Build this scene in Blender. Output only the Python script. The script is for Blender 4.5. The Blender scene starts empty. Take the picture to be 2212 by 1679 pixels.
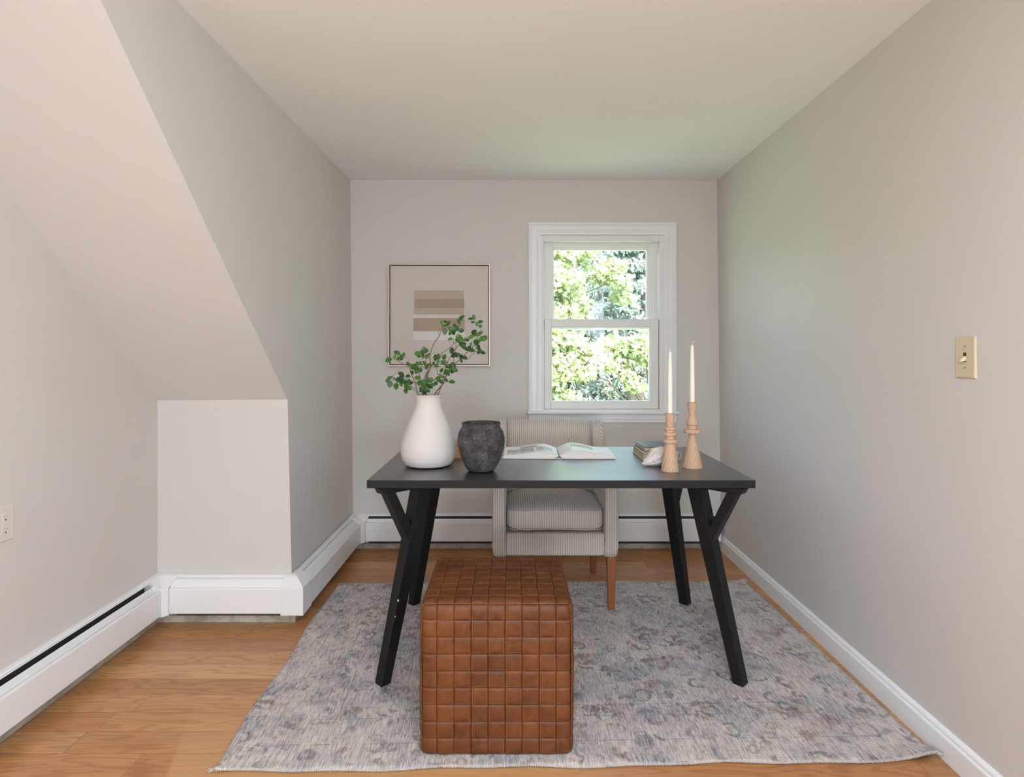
import bpy, bmesh, math, random
import numpy as np
from mathutils import Vector, Matrix, noise as mnoise
random.seed(7)
rng = np.random.default_rng(11)
PI = math.pi
SC = bpy.context.scene
COL = SC.collection

# ------------------------------------------------------------------ camera, world, lights, exposure
F = 1300.0; CX = 1106.0; CY = 762.0; H = 1.205; W_PX = 2212; H_PX = 1679
cam = bpy.data.cameras.new('camera'); camo = bpy.data.objects.new('camera', cam); COL.objects.link(camo)
camo.location = (0, 0, H); camo.rotation_euler = (PI / 2, 0, 0)
cam.sensor_fit = 'HORIZONTAL'; cam.sensor_width = 36.0; cam.lens = 36.0 * F / W_PX
cam.shift_x = 0.0; cam.shift_y = -(H_PX / 2 - CY) / W_PX
cam.clip_start = 0.05; cam.clip_end = 200
SC.camera = camo
SC.view_settings.view_transform = 'Standard'; SC.view_settings.look = 'None'
SC.view_settings.exposure = 0.36; SC.view_settings.gamma = 1.0
SC.view_settings.use_curve_mapping = False
SC.cycles.use_denoising = True
SC.cycles.max_bounces = 12; SC.cycles.diffuse_bounces = 8; SC.cycles.transparent_max_bounces = 12
SC.cycles.sample_clamp_indirect = 6.0

world = bpy.data.worlds.new('world'); SC.world = world; world.use_nodes = True
wn = world.node_tree.nodes; wl = world.node_tree.links
bgn = wn['Background']
sky = wn.new('ShaderNodeTexSky'); sky.sky_type = 'NISHITA'; sky.sun_disc = False
sky.sun_elevation = math.radians(50); sky.sun_rotation = math.radians(160); sky.air_density = 1.0; sky.dust_density = 2.0
wl.new(sky.outputs[0], bgn.inputs['Color']); bgn.inputs['Strength'].default_value = 2.15

sun = bpy.data.lights.new('sun', 'SUN'); sun.energy = 27.0; sun.angle = math.radians(0.6); sun.color = (1.0, 0.96, 0.88)
suno = bpy.data.objects.new('sun', sun); COL.objects.link(suno)
suno.rotation_euler = Vector((-0.30, 0.42, -0.86)).to_track_quat('-Z', 'Y').to_euler()

def area(name, loc, aim, sx, sy, e, col):
    l = bpy.data.lights.new(name, 'AREA'); l.shape = 'RECTANGLE'; l.size = sx; l.size_y = sy; l.energy = e; l.color = col
    o = bpy.data.objects.new(name, l); COL.objects.link(o); o.location = loc
    o.rotation_euler = (Vector(aim) - Vector(loc)).to_track_quat('-Z', 'Y').to_euler(); return o
# unseen area lights added for assumed daylight; the closed walls here have no windows
area('rear_fill', (-0.42, -4.95, 1.30), (-0.1, 0, 1.75), 2.1, 1.4, 60.0, (0.76, 0.895, 1.0))  # added light standing in for assumed daylight from behind the camera
area('side_fill', (1.245, -1.2, 1.40), (0.0, -1.2, 1.40), 1.2, 1.1, 42.0, (0.74, 0.88, 1.0))  # added flat on the right wall: brightens the dormer cheek, reflects in the panes
lamp = bpy.data.lights.new('bounce_fill', 'POINT'); lamp.energy = 46.0; lamp.shadow_soft_size = 0.18; lamp.color = (0.85, 0.93, 1.0)  # added fill in place of bounced flash; the room has no such lamp
lampo = bpy.data.objects.new('bounce_fill', lamp); COL.objects.link(lampo); lampo.location = (0.20, -0.75, 0.82)
area('overhead_fill', (0.2, -0.15, 2.24), (0.2, -0.10, 0), 0.7, 0.7, 32.0, (0.86, 0.935, 1.0))  # unseen area light added overhead to brighten floor, rug and desk

def P(px, py, d): return Vector(((px - CX) * d / F, d, H - (py - CY) * d / F))

# ------------------------------------------------------------------ node materials
class NT:
    def __init__(s, name):
        s.m = bpy.data.materials.new(name); s.m.use_nodes = True
        s.t = s.m.node_tree; s.n = s.t.nodes; s.l = s.t.links
        s.b = s.n['Principled BSDF']; s.out = s.n['Material Output']
    def link(s, a, b): s.l.new(a, b)
    def inp(s, sock, v):
        if hasattr(v, 'is_output') or isinstance(v, bpy.types.NodeSocket): s.l.new(v, sock)
        elif isinstance(v, (tuple, list)):
            sock.default_value = tuple(v) + ((1.0,) if len(v) == 3 and len(sock.default_value) == 4 else ())
        else: sock.default_value = v
    def co(s, which='Object'):
        if not hasattr(s, '_tc'): s._tc = s.n.new('ShaderNodeTexCoord')
        return s._tc.outputs[which]
    def map(s, v, scale=(1, 1, 1), loc=(0, 0, 0), rot=(0, 0, 0)):
        n = s.n.new('ShaderNodeMapping'); s.inp(n.inputs['Vector'], v)
        n.inputs['Scale'].default_value = scale; n.inputs['Location'].default_value = loc; n.inputs['Rotation'].default_value = rot
        return n.outputs[0]
    def sep(s, v):
        n = s.n.new('ShaderNodeSeparateXYZ'); s.inp(n.inputs[0], v); return n.outputs[0], n.outputs[1], n.outputs[2]
    def comb(s, x=0.0, y=0.0, z=0.0):
        n = s.n.new('ShaderNodeCombineXYZ')
        for i, v in enumerate((x, y, z)): s.inp(n.inputs[i], v)
        return n.outputs[0]
    def math(s, op, a, b=0.0, c=None, clamp=False):
        n = s.n.new('ShaderNodeMath'); n.operation = op; n.use_clamp = clamp
        s.inp(n.inputs[0], a); s.inp(n.inputs[1], b)
        if c is not None: s.inp(n.inputs[2], c)
        return n.outputs[0]
    def noise(s, v, scale=5, detail=3, rough=0.5, dist=0.0, out='Fac'):
        n = s.n.new('ShaderNodeTexNoise'); s.inp(n.inputs['Vector'], v)
        n.inputs['Scale'].default_value = scale; n.inputs['Detail'].default_value = detail
        n.inputs['Roughness'].default_value = rough; n.inputs['Distortion'].default_value = dist
        return n.outputs[out]
    def voro(s, v, scale=5, feat='F1', out='Distance', rnd=1.0):
        n = s.n.new('ShaderNodeTexVoronoi'); n.feature = feat; s.inp(n.inputs['Vector'], v)
        n.inputs['Scale'].default_value = scale; n.inputs['Randomness'].default_value = rnd
        return n.outputs[out]
    def white(s, v):
        n = s.n.new('ShaderNodeTexWhiteNoise'); n.noise_dimensions = '3D'; s.inp(n.inputs['Vector'], v); return n.outputs['Value']
    def ramp(s, f, stops, mode='LINEAR'):
        n = s.n.new('ShaderNodeValToRGB'); s.inp(n.inputs[0], f); cr = n.color_ramp; cr.interpolation = mode
        while len(cr.elements) > 1: cr.elements.remove(cr.elements[-1])
        for i, (p, c) in enumerate(stops):
            e = cr.elements[0] if i == 0 else cr.elements.new(p)
            e.position = p
            e.color = (c, c, c, 1) if isinstance(c, (int, float)) else tuple(c) + (1,)
        return n.outputs[0]
    def mix(s, f, a, b, op='MIX'):
        n = s.n.new('ShaderNodeMix'); n.data_type = 'RGBA'; n.blend_type = op
        s.inp(n.inputs[0], f); s.inp(n.inputs[6], a); s.inp(n.inputs[7], b); return n.outputs[2]
    def bump(s, h, strength=0.3, dist=0.002):
        n = s.n.new('ShaderNodeBump'); s.inp(n.inputs['Height'], h)
        n.inputs['Strength'].default_value = strength; n.inputs['Distance'].default_value = dist
        s.l.new(n.outputs[0], s.b.inputs['Normal']); return n.outputs[0]
    def set(s, **k):
        names = dict(col='Base Color', rough='Roughness', metal='Metallic', spec='Specular IOR Level', coat='Coat Weight',
                     coatr='Coat Roughness', sheen='Sheen Weight', trans='Transmission Weight', ior='IOR', sss='Subsurface Weight')
        for q, v in k.items(): s.inp(s.b.inputs[names[q]], v)
        return s

def srgb(r, g, b):
    f = lambda c: (c / 255 / 12.92) if c / 255 <= 0.04045 else ((c / 255 + 0.055) / 1.055) ** 2.4
    return (f(r), f(g), f(b))

def paint(name, col, rough=0.6, bs=0.08, scale=350, spec=0.3):
    t = NT(name); c = t.co()
    n = t.noise(c, scale, 3); v = t.noise(c, 1.3, 2)
    base = t.mix(t.math('MULTIPLY', v, 0.5), col, tuple(x * 0.96 for x in col))
    t.set(col=base, rough=rough, spec=spec); t.bump(n, bs, 0.0006); return t.m

M = {}
M['wall'] = paint('greige_wall_paint', (0.612, 0.586, 0.556), 0.72, 0.12, 260)
M['ceiling'] = paint('ceiling_paint', (0.83, 0.84, 0.84), 0.85, 0.30, 160)
M['trim'] = paint('white_trim_paint', (0.80, 0.805, 0.82), 0.35, 0.02, 90, 0.5)
M['vinyl'] = paint('white_vinyl', (0.76, 0.755, 0.73), 0.4, 0.02, 60, 0.5)
M['heater'] = paint('white_heater_enamel', (0.78, 0.78, 0.79), 0.38, 0.03, 60, 0.5)
M['dirty'] = None
t = NT('scuffed_trim_paint'); c = t.co()
t.set(col=t.mix(t.ramp(t.noise(c, 9, 5, 0.7), [(0.42, 0), (0.62, 1)]), (0.50, 0.45, 0.39), (0.30, 0.25, 0.20)), rough=0.6); M['dirty'] = t.m
t = NT('heater_shade'); t.set(col=(0.035, 0.037, 0.035), rough=0.6); M['gap_shade'] = t.m  # near-black colour standing in for shade inside and below the heaters
t = NT('heater_fins'); c = t.co(); t.set(col=(0.25, 0.26, 0.26), rough=0.4, metal=0.8); M['fins'] = t.m

# wooden floor: boards run along x
t = NT('oak_board_floor'); c = t.co(); x, y, z = t.sep(c)
bw = 0.1035
yb = t.math('DIVIDE', t.math('ADD', y, 20 * bw - (2.533 - 24 * bw)), bw)
row = t.math('FLOOR', yb); fy = t.math('FRACT', yb)
r1 = t.white(t.comb(row, 3.1, 0.0))
xo = t.math('DIVIDE', t.math('ADD', x, t.math('MULTIPLY', r1, 7.0)), 2.3)
seg = t.math('FLOOR', xo); fx = t.math('FRACT', xo)
rb = t.white(t.comb(row, seg, 5.0)); rc = t.white(t.comb(row, seg, 9.0))
gx = t.math('ADD', t.math('MULTIPLY', x, 1.1), t.math('MULTIPLY', rb, 60.0))
gv = t.comb(gx, t.math('MULTIPLY', y, 9.0), t.math('MULTIPLY', rb, 13.0))
big = t.noise(gv, 1.6, 2, 0.45, 0.3)
rings = t.math('SINE', t.math('MULTIPLY', big, 75.0))
fine = t.noise(t.comb(t.math('MULTIPLY', x, 6.0), t.math('MULTIPLY', y, 260.0), rb), 1.0, 3, 0.6)
ringm = t.math('MULTIPLY', t.math('POWER', t.math('MULTIPLY', t.math('ADD', rings, 1.0), 0.5), 3.0), 0.62)
tone = t.ramp(rb, [(0.0, (0.40, 0.185, 0.075)), (0.22, (0.51, 0.255, 0.10)), (0.45, (0.57, 0.30, 0.125)), (0.7, (0.47, 0.215, 0.082)), (1.0, (0.62, 0.345, 0.155))])
col = t.mix(ringm, tone, t.mix(1.0, tone, (0.66, 0.54, 0.46), 'MULTIPLY'))
col = t.mix(t.math('MULTIPLY', t.math('SUBTRACT', fine, 0.35, clamp=True), 0.6), col, t.mix(1.0, col, (0.70, 0.62, 0.55), 'MULTIPLY'))
# long soft heartwood streaks
st = t.ramp(t.noise(t.comb(t.math('MULTIPLY', x, 0.7), t.math('MULTIPLY', y, 14.0), 2.0), 1.0, 2), [(0.55, 0), (0.75, 1)])
col = t.mix(t.math('MULTIPLY', st, 0.35), col, (0.34, 0.15, 0.08))
# lighter patch in the board colour with its own straight edge, beside the rug
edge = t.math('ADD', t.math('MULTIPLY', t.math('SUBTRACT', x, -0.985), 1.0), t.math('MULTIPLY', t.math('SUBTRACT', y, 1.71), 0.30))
pale_patch = t.math('MULTIPLY', t.ramp(t.math('ADD', edge, 0.5), [(0.495, 0), (0.508, 1)]), t.ramp(t.math('DIVIDE', t.math('ADD', y, 0.0), 2.2), [(0.80, 1), (0.93, 0)]))
pale_patch = t.math('MULTIPLY', pale_patch, t.ramp(t.math('ADD', t.math('MULTIPLY', x, 0.5), 0.5), [(0.55, 1), (0.72, 0)]))
col = t.mix(t.math('MULTIPLY', pale_patch, 0.55), col, (0.58, 0.34, 0.155))
seam = t.math('MINIMUM', t.math('MULTIPLY', t.math('MINIMUM', fy, t.math('SUBTRACT', 1.0, fy)), 60.0),
              t.math('MULTIPLY', t.math('MINIMUM', fx, t.math('SUBTRACT', 1.0, fx)), 1200.0), clamp=True)
col = t.mix(t.math('MULTIPLY', t.math('SUBTRACT', 1.0, seam, clamp=True), 0.55), col, (0.14, 0.06, 0.03))
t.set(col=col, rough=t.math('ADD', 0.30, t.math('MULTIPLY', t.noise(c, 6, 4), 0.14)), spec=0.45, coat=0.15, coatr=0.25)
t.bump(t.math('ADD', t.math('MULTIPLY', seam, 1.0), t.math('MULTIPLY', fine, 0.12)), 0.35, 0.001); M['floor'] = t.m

# rug
t = NT('faded_oriental_weave'); c = t.co('UV'); x, y, z = t.sep(c)   # uv in metres
RW, RL = 2.13, 1.39
warpn = t.noise(t.comb(t.math('MULTIPLY', x, 260.0), t.math('MULTIPLY', y, 26.0), 0.0), 1.0, 2, 0.6)
warp2 = t.noise(t.comb(t.math('MULTIPLY', x, 130.0), t.math('MULTIPLY', y, 7.0), 4.0), 1.0, 2, 0.5)
weft = t.noise(t.comb(t.math('MULTIPLY', x, 30.0), t.math('MULTIPLY', y, 160.0), 2.0), 1.0, 2, 0.5)
mott = t.noise(c, 6.5, 4, 0.62, 0.4)
mott2 = t.noise(t.map(c, loc=(5, 2, 0)), 17.0, 3, 0.6)
cream = (0.66, 0.60, 0.55)
grey = (0.36, 0.36, 0.40)
col = t.mix(t.ramp(mott, [(0.47, 0), (0.64, 0.9)]), cream, grey)
col = t.mix(t.ramp(t.noise(t.map(c, loc=(9, 1, 3)), 9.0, 3), [(0.52, 0), (0.68, 0.6)]), col, (0.52, 0.41, 0.36))
col = t.mix(t.ramp(t.noise(t.map(c, loc=(2, 7, 3)), 11.0, 3), [(0.55, 0), (0.68, 0.6)]), col, (0.37, 0.42, 0.48))
col = t.mix(t.ramp(mott2, [(0.55, 0), (0.72, 0.45)]), col, (0.53, 0.47, 0.37))
# flower motifs: rings round scattered centres, worn away in places
dv = t.n.new('ShaderNodeVectorMath'); dv.operation = 'ADD'; t.link(c, dv.inputs[0])
sc_ = t.n.new('ShaderNodeVectorMath'); sc_.operation = 'SCALE'; t.link(t.noise(c, 14, 2, out='Color'), sc_.inputs[0]); sc_.inputs['Scale'].default_value = 0.055
t.link(sc_.outputs[0], dv.inputs[1]); cw = dv.outputs[0]
for (sc1, lo, a, b_, cc, am, thr) in ((5.2, (0, 0, 0), 0.24, 0.34, (0.28, 0.15, 0.12), 0.7, 0.47), (5.2, (0, 0, 0), 0.10, 0.17, (0.13, 0.14, 0.19), 0.85, 0.42),
                                  (9.0, (3, 1, 0), 0.22, 0.32, (0.18, 0.17, 0.19), 0.85, 0.45), (9.0, (3, 1, 0), 0.0, 0.10, (0.36, 0.22, 0.17), 0.65, 0.45),
                                  (14.0, (1, 4, 0), 0.16, 0.30, (0.20, 0.19, 0.20), 0.65, 0.46)):
    dd = t.voro(t.map(cw, loc=lo), sc1, 'F1', 'Distance', 0.75)
    ring = t.ramp(dd, [(max(a - 0.03, 0), 0 if a > 0 else 1), (a + 0.01, 1), (b_ - 0.01, 1), (b_ + 0.03, 0)])
    wear = t.ramp(t.noise(t.map(c, loc=(lo[1], a * 20, 1)), 16.0, 3, 0.6), [(thr, 0), (thr + 0.10, 1)])
    col = t.mix(t.math('MULTIPLY', t.math('MULTIPLY', ring, wear), am), col, cc)
# border bands and thin lines
ex = t.math('MINIMUM', x, t.math('SUBTRACT', RW, x)); ey = t.math('MINIMUM', y, t.math('SUBTRACT', RL, y))
ed = t.math('MINIMUM', ex, ey)
def band(c0, w, s=0.002):
    return t.math('SUBTRACT', 1.0, t.math('DIVIDE', t.math('SUBTRACT', t.math('ABSOLUTE', t.math('SUBTRACT', ed, c0)), w, clamp=True), s), clamp=True)
worn = t.ramp(t.noise(c, 12, 2), [(0.40, 0.15), (0.58, 1)])
for (c0, w, cc, am) in ((0.075, 0.075, (0.54, 0.50, 0.48), 0.35), (0.108, 0.0016, (0.20, 0.20, 0.23), 0.75), (0.235, 0.0016, (0.20, 0.20, 0.23), 0.7),
                        (0.295, 0.0016, (0.22, 0.20, 0.22), 0.75), (0.17, 0.05, (0.55, 0.49, 0.46), 0.35), (0.42, 0.10, (0.29, 0.29, 0.33), 0.40)):
    col = t.mix(t.math('MULTIPLY', t.math('MULTIPLY', band(c0, w, max(w * 0.4, 0.0015)), worn), am), col, cc)
cs = 0.052
chk = t.math('MULTIPLY', t.ramp(t.math('FRACT', t.math('DIVIDE', t.math('ADD', x, y), cs)), [(0.08, 0), (0.16, 1), (0.62, 1), (0.70, 0)]),
             t.ramp(t.noise(c, 22, 2), [(0.44, 0), (0.56, 1)]))
pick = t.white(t.comb(t.math('FLOOR', t.math('DIVIDE', t.math('ADD', x, y), cs)), 1.0, 2.0))
chc = t.ramp(pick, [(0.0, (0.18, 0.19, 0.26)), (0.35, (0.40, 0.24, 0.18)), (0.6, (0.23, 0.23, 0.24)), (0.8, (0.46, 0.36, 0.27))], 'CONSTANT')
col = t.mix(t.math('MULTIPLY', t.math('MULTIPLY', band(0.265, 0.018, 0.004), chk), 0.65), col, chc)
# threads
col = t.mix(t.ramp(warpn, [(0.30, 0.72), (0.54, 0.0)]), col, t.mix(1.0, col, (0.40, 0.38, 0.40), 'MULTIPLY'))
col = t.mix(t.ramp(warp2, [(0.40, 0.5), (0.55, 0.0)]), col, t.mix(1.0, col, (0.62, 0.61, 0.64), 'MULTIPLY'))
col = t.mix(t.ramp(warpn, [(0.52, 0.0), (0.72, 0.55)]), col, (0.68, 0.65, 0.63))
col = t.mix(t.ramp(weft, [(0.30, 0.35), (0.5, 0.0)]), col, t.mix(1.0, col, (0.6, 0.58, 0.6), 'MULTIPLY'))
t.set(col=col, rough=0.95, spec=0.1, sheen=0.15)
t.bump(t.math('ADD', t.math('MULTIPLY', warpn, 1.0), t.math('MULTIPLY', weft, 0.6)), 0.8, 0.003); M['rug'] = t.m
t = NT('rug_backing'); t.set(col=(0.05, 0.05, 0.055), rough=0.9); M['rug_back'] = t.m

# leather ottoman: uv = position in each strap cell, second layer = per-cell random
t = NT('tan_leather'); c = t.co('UV'); u, v, _ = t.sep(c)
at = t.n.new('ShaderNodeUVMap'); at.uv_map = 'cell'; cu, cv, _ = t.sep(at.outputs[0])
o = t.co()
bl = t.noise(o, 9, 4, 0.6); bl2 = t.noise(o, 42, 4, 0.65)
col = t.ramp(bl, [(0.30, (0.084, 0.024, 0.007)), (0.50, (0.124, 0.039, 0.011)), (0.72, (0.165, 0.056, 0.017))])
col = t.mix(t.ramp(bl2, [(0.45, 0), (0.72, 0.40)]), col, (0.21, 0.080, 0.028))
col = t.mix(t.math('MULTIPLY', cu, 0.30), col, (0.078, 0.023, 0.007))
sd = t.math('ABSOLUTE', t.math('SUBTRACT', t.math('ABSOLUTE', t.math('SUBTRACT', u, 0.5)), 0.40))
line = t.ramp(sd, [(0.007, 1), (0.014, 0)])
dash = t.ramp(t.math('FRACT', t.math('MULTIPLY', v, 11.0)), [(0.10, 0), (0.22, 1), (0.70, 1), (0.82, 0)])
stitch = t.math('MULTIPLY', line, dash)
col = t.mix(t.math('MULTIPLY', stitch, 0.6), col, (0.36, 0.165, 0.07))
groove = t.ramp(sd, [(0.0, 0), (0.035, 1)])
ded = t.math('MINIMUM', t.math('SUBTRACT', 0.5, t.math('ABSOLUTE', t.math('SUBTRACT', u, 0.5))), t.math('SUBTRACT', 0.5, t.math('ABSOLUTE', t.math('SUBTRACT', v, 0.5))))
col = t.mix(t.ramp(ded, [(0.008, 0.75), (0.035, 0.0)]), col, (0.028, 0.008, 0.003))
t.set(col=col, rough=t.math('ADD', 0.36, t.math('MULTIPLY', bl2, 0.18)), spec=0.28)
gr = t.voro(o, 520, 'DISTANCE_TO_EDGE')
t.bump(t.math('ADD', t.math('ADD', t.math('MULTIPLY', gr, 0.35), t.math('MULTIPLY', groove, 1.0)), t.math('MULTIPLY', stitch, 1.2)), 0.45, 0.0015)
M['leather'] = t.m
t = NT('dark_leather_gap'); t.set(col=(0.055, 0.018, 0.007), rough=0.6); M['leather_dark'] = t.m

# desk
t = NT('black_laminate'); c = t.co()
n = t.noise(t.map(c, scale=(4, 40, 40)), 6, 3)
t.set(col=t.mix(n, (0.011, 0.0105, 0.0105), (0.018, 0.017, 0.0165)), rough=t.math('ADD', 0.30, t.math('MULTIPLY', t.noise(c, 5, 4), 0.08)), spec=0.55, ior=1.5, coat=0.9, coatr=0.36)
t.bump(t.noise(c, 420, 2), 0.12, 0.0005); M['desk_top'] = t.m
t = NT('black_stained_wood'); c = t.co()
t.set(col=t.mix(t.noise(t.map(c, scale=(60, 60, 4)), 3, 3), (0.006, 0.0056, 0.0056), (0.011, 0.0105, 0.0105)), rough=0.5, spec=0.25); M['desk_leg'] = t.m
t = NT('bare_wood_chip'); t.set(col=(0.55, 0.45, 0.35), rough=0.7); M['chip'] = t.m

# chair fabric: fine dark pinstripes on greige. mode: 'x','yz'(stripes across y along z),'diag'
def stripe(name, expr):
    t = NT(name); c = t.co(); x, y, z = t.sep(c)
    s_ = {'x': x, 'side': y, 'diag': t.math('ADD', t.math('MULTIPLY', x, 0.80), t.math('MULTIPLY', z, -0.60)),
          'diagr': t.math('ADD', t.math('MULTIPLY', x, 0.80), t.math('MULTIPLY', z, 0.60))}[expr]
    s_ = t.math('ADD', s_, t.math('MULTIPLY', t.math('SUBTRACT', t.noise(c, 7, 2), 0.5), 0.004))
    fr = t.math('FRACT', t.math('DIVIDE', s_, 0.0108)); fr2 = t.math('FRACT', t.math('DIVIDE', s_, 0.0054))
    ln = t.ramp(fr, [(0.03, 0), (0.10, 1), (0.24, 1), (0.31, 0)])
    ln2 = t.ramp(fr, [(0.50, 0), (0.56, 1), (0.62, 1), (0.68, 0)])
    thr = t.noise(t.map(c, scale=(1, 1, 1)), 420, 2)
    base = t.mix(thr, (0.64, 0.59, 0.54), (0.53, 0.48, 0.435))
    col = t.mix(t.math('MULTIPLY', ln, 0.80), base, (0.19, 0.15, 0.135))
    col = t.mix(t.math('MULTIPLY', ln2, 0.30), col, (0.32, 0.275, 0.24))
    t.set(col=col, rough=0.92, spec=0.15, sheen=0.2)
    t.bump(t.math('ADD', thr, t.math('MULTIPLY', ln, -0.8)), 0.5, 0.001); return t.m
M['fab'] = stripe('pinstripe_fabric', 'x'); M['fab_side'] = stripe('pinstripe_fabric_side', 'side')
M['fab_dr'] = stripe('pinstripe_fabric_bias', 'diag'); M['fab_dl'] = stripe('pinstripe_fabric_bias_mirrored', 'diagr')
t = NT('chair_piping'); t.set(col=(0.52, 0.475, 0.425), rough=0.85); M['piping'] = t.m
def wood(name, a, b, rough=0.4, sc=(40, 40, 3), k=1.0):
    t = NT(name); c = t.co(); n = t.noise(t.map(c, scale=sc), 1.2, 3, 0.55, 0.6)
    t.set(col=t.mix(n, a, b), rough=rough, spec=0.4); return t.m
M['cherry'] = wood('cherry_stained_leg', (0.32, 0.115, 0.045), (0.20, 0.062, 0.024))
# turned pale wood with growth ring arches
t = NT('turned_beech'); c = t.co(); x, y, z = t.sep(c)
d2 = t.math('ADD', t.math('ADD', t.math('MULTIPLY', x, x), t.math('MULTIPLY', y, y)), 0.0)
rr = t.math('ADD', t.math('MULTIPLY', t.math('ABSOLUTE', t.math('SUBTRACT', x, 0.003)), 620.0), t.math('MULTIPLY', z, 190.0))
rr = t.math('ADD', rr, t.math('MULTIPLY', t.noise(t.map(c, scale=(20, 20, 6)), 1.0, 2), 9.0))
arch = t.math('POWER', t.math('MULTIPLY', t.math('ADD', t.math('SINE', rr), 1.0), 0.5), 2.0)
fin = t.noise(t.map(c, scale=(300, 300, 14)), 1.0, 3)
col = t.mix(t.math('MULTIPLY', arch, 0.48), (0.60, 0.41, 0.285), (0.40, 0.235, 0.145))
col = t.mix(t.math('MULTIPLY', fin, 0.35), col, (0.52, 0.335, 0.22))
t.set(col=col, rough=0.6, spec=0.3); M['beech'] = t.m
M['boxwood'] = wood('orange_pine', (0.56, 0.30, 0.13), (0.45, 0.22, 0.09), 0.5, (4, 30, 30))
t = NT('candle_wax'); t.set(col=(0.83, 0.81, 0.72), rough=0.42, sss=0.2, spec=0.4); t.b.inputs['Subsurface Radius'].default_value = (0.02, 0.015, 0.01); M['wax'] = t.m
t = NT('cotton_wick'); t.set(col=(0.78, 0.76, 0.70), rough=0.9); M['wick'] = t.m
t = NT('matte_plaster'); c = t.co()
nn = t.noise(c, 26, 5, 0.6); n3 = t.noise(t.map(c, scale=(1, 1, 5)), 14, 3)
t.set(col=t.mix(t.math('MULTIPLY', nn, 0.5), (0.64, 0.605, 0.58), (0.55, 0.515, 0.49)), rough=0.9, spec=0.15)
t.bump(t.math('ADD', nn, t.math('MULTIPLY', n3, 0.8)), 0.45, 0.003); M['plaster'] = t.m
t = NT('charcoal_ceramic'); c = t.co()
nz = t.noise(c, 22, 5, 0.65)
col = t.mix(t.ramp(nz, [(0.4, 0), (0.72, 1)]), (0.030, 0.028, 0.030), (0.095, 0.092, 0.097))
col = t.mix(t.ramp(t.noise(c, 260, 2, 0.5), [(0.58, 0), (0.70, 0.45)]), col, (0.22, 0.215, 0.22))
vd = t.voro(c, 150); vc = t.voro(c, 150, out='Color'); cr_, cg_, cb_ = t.sep(vc)
spk = t.math('MULTIPLY', t.ramp(vd, [(0.16, 1), (0.24, 0)]), t.ramp(cr_, [(0.84, 0), (0.86, 1)]))
col = t.mix(t.math('MULTIPLY', spk, 0.8), col, (0.55, 0.54, 0.53))
t.set(col=col, rough=0.72, spec=0.3); t.bump(t.math('ADD', nz, t.math('MULTIPLY', spk, 0.5)), 0.5, 0.003); M['charcoal'] = t.m
t = NT('shell_white'); c = t.co()
wv = t.noise(t.map(c, scale=(1, 1, 1)), 38, 3, 0.5, 1.2)
t.set(col=t.mix(t.ramp(wv, [(0.4, 0), (0.65, 1)]), (0.78, 0.73, 0.71), (0.60, 0.53, 0.50)), rough=0.6); t.bump(wv, 0.5, 0.003); M['shell'] = t.m
def flat(name, col, rough=0.6, metal=0.0, spec=0.5):
    t = NT(name); c = t.co(); n = t.noise(c, 40, 3)
    t.set(col=t.mix(t.math('MULTIPLY', n, 0.3), col, tuple(q * 0.88 for q in col)), rough=rough, metal=metal, spec=spec); return t.m
M['book_cream'] = flat('cream_cloth_cover', (0.62, 0.57, 0.46), 0.7)
M['book_dark'] = flat('slate_cloth_cover', (0.045, 0.048, 0.055), 0.38)
t = NT('page_edges'); c = t.co(); x, y, z = t.sep(c)
ln = t.math('FRACT', t.math('ADD', t.math('MULTIPLY', z, 900.0), t.math('MULTIPLY', t.noise(c, 20, 2), 2.0)))
t.set(col=t.mix(t.math('MULTIPLY', ln, 0.5), (0.60, 0.51, 0.38), (0.42, 0.34, 0.24)), rough=0.85); M['pages_tan'] = t.m
t = NT('page_edges_white'); c = t.co(); x, y, z = t.sep(c)
ln = t.math('FRACT', t.math('ADD', t.math('MULTIPLY', z, 600.0), t.math('MULTIPLY', t.noise(c, 20, 2), 2.0)))
t.set(col=t.mix(t.math('MULTIPLY', ln, 0.5), (0.72, 0.69, 0.66), (0.52, 0.49, 0.46)), rough=0.85); M['pages_white'] = t.m
# printed page with photographs; uv 0..1 over a page
def page(name, boxes):
    t = NT(name); c = t.co('UV'); u, v, _ = t.sep(c); col = (0.80, 0.80, 0.79)
    for (u0, u1, v0, v1, ca, cb, sc) in boxes:
        f = t.math('MULTIPLY', t.math('MULTIPLY', t.math('GREATER_THAN', u, u0), t.math('LESS_THAN', u, u1)),
                   t.math('MULTIPLY', t.math('GREATER_THAN', v, v0), t.math('LESS_THAN', v, v1)))
        col = t.mix(f, col, t.ramp(t.noise(t.map(c, scale=(1, 2, 1), loc=(u0 * 9, 0, 0)), sc, 4, 0.6), [(0.38, ca), (0.60, cb)]))
    t.set(col=col, rough=0.4, spec=0.4); return t.m
M['page_l'] = page('printed_page_photos', [(0.30, 0.62, 0.62, 0.86, (0.22, 0.22, 0.22), (0.5, 0.5, 0.49), 9), (0.06, 0.55, 0.10, 0.60, (0.16, 0.16, 0.155), (0.62, 0.62, 0.61), 7),
                                          (0.60, 0.90, 0.18, 0.62, (0.20, 0.20, 0.19), (0.66, 0.67, 0.64), 8), (0.10, 0.50, 0.17, 0.24, (0.8, 0.8, 0.79), (0.8, 0.8, 0.79), 3)])
M['page_r'] = page('printed_page_green_photo', [(0.24, 0.66, 0.45, 0.86, (0.22, 0.33, 0.14), (0.50, 0.56, 0.38), 6), (0.80, 0.90, 0.22, 0.30, (0.5, 0.5, 0.5), (0.7, 0.7, 0.7), 30)])
M['gold'] = flat('pale_gold_frame', (0.66, 0.55, 0.44), 0.35, 0.35)
M['gap_brown'] = flat('dark_frame_gap', (0.085, 0.055, 0.04), 0.8)
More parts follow.
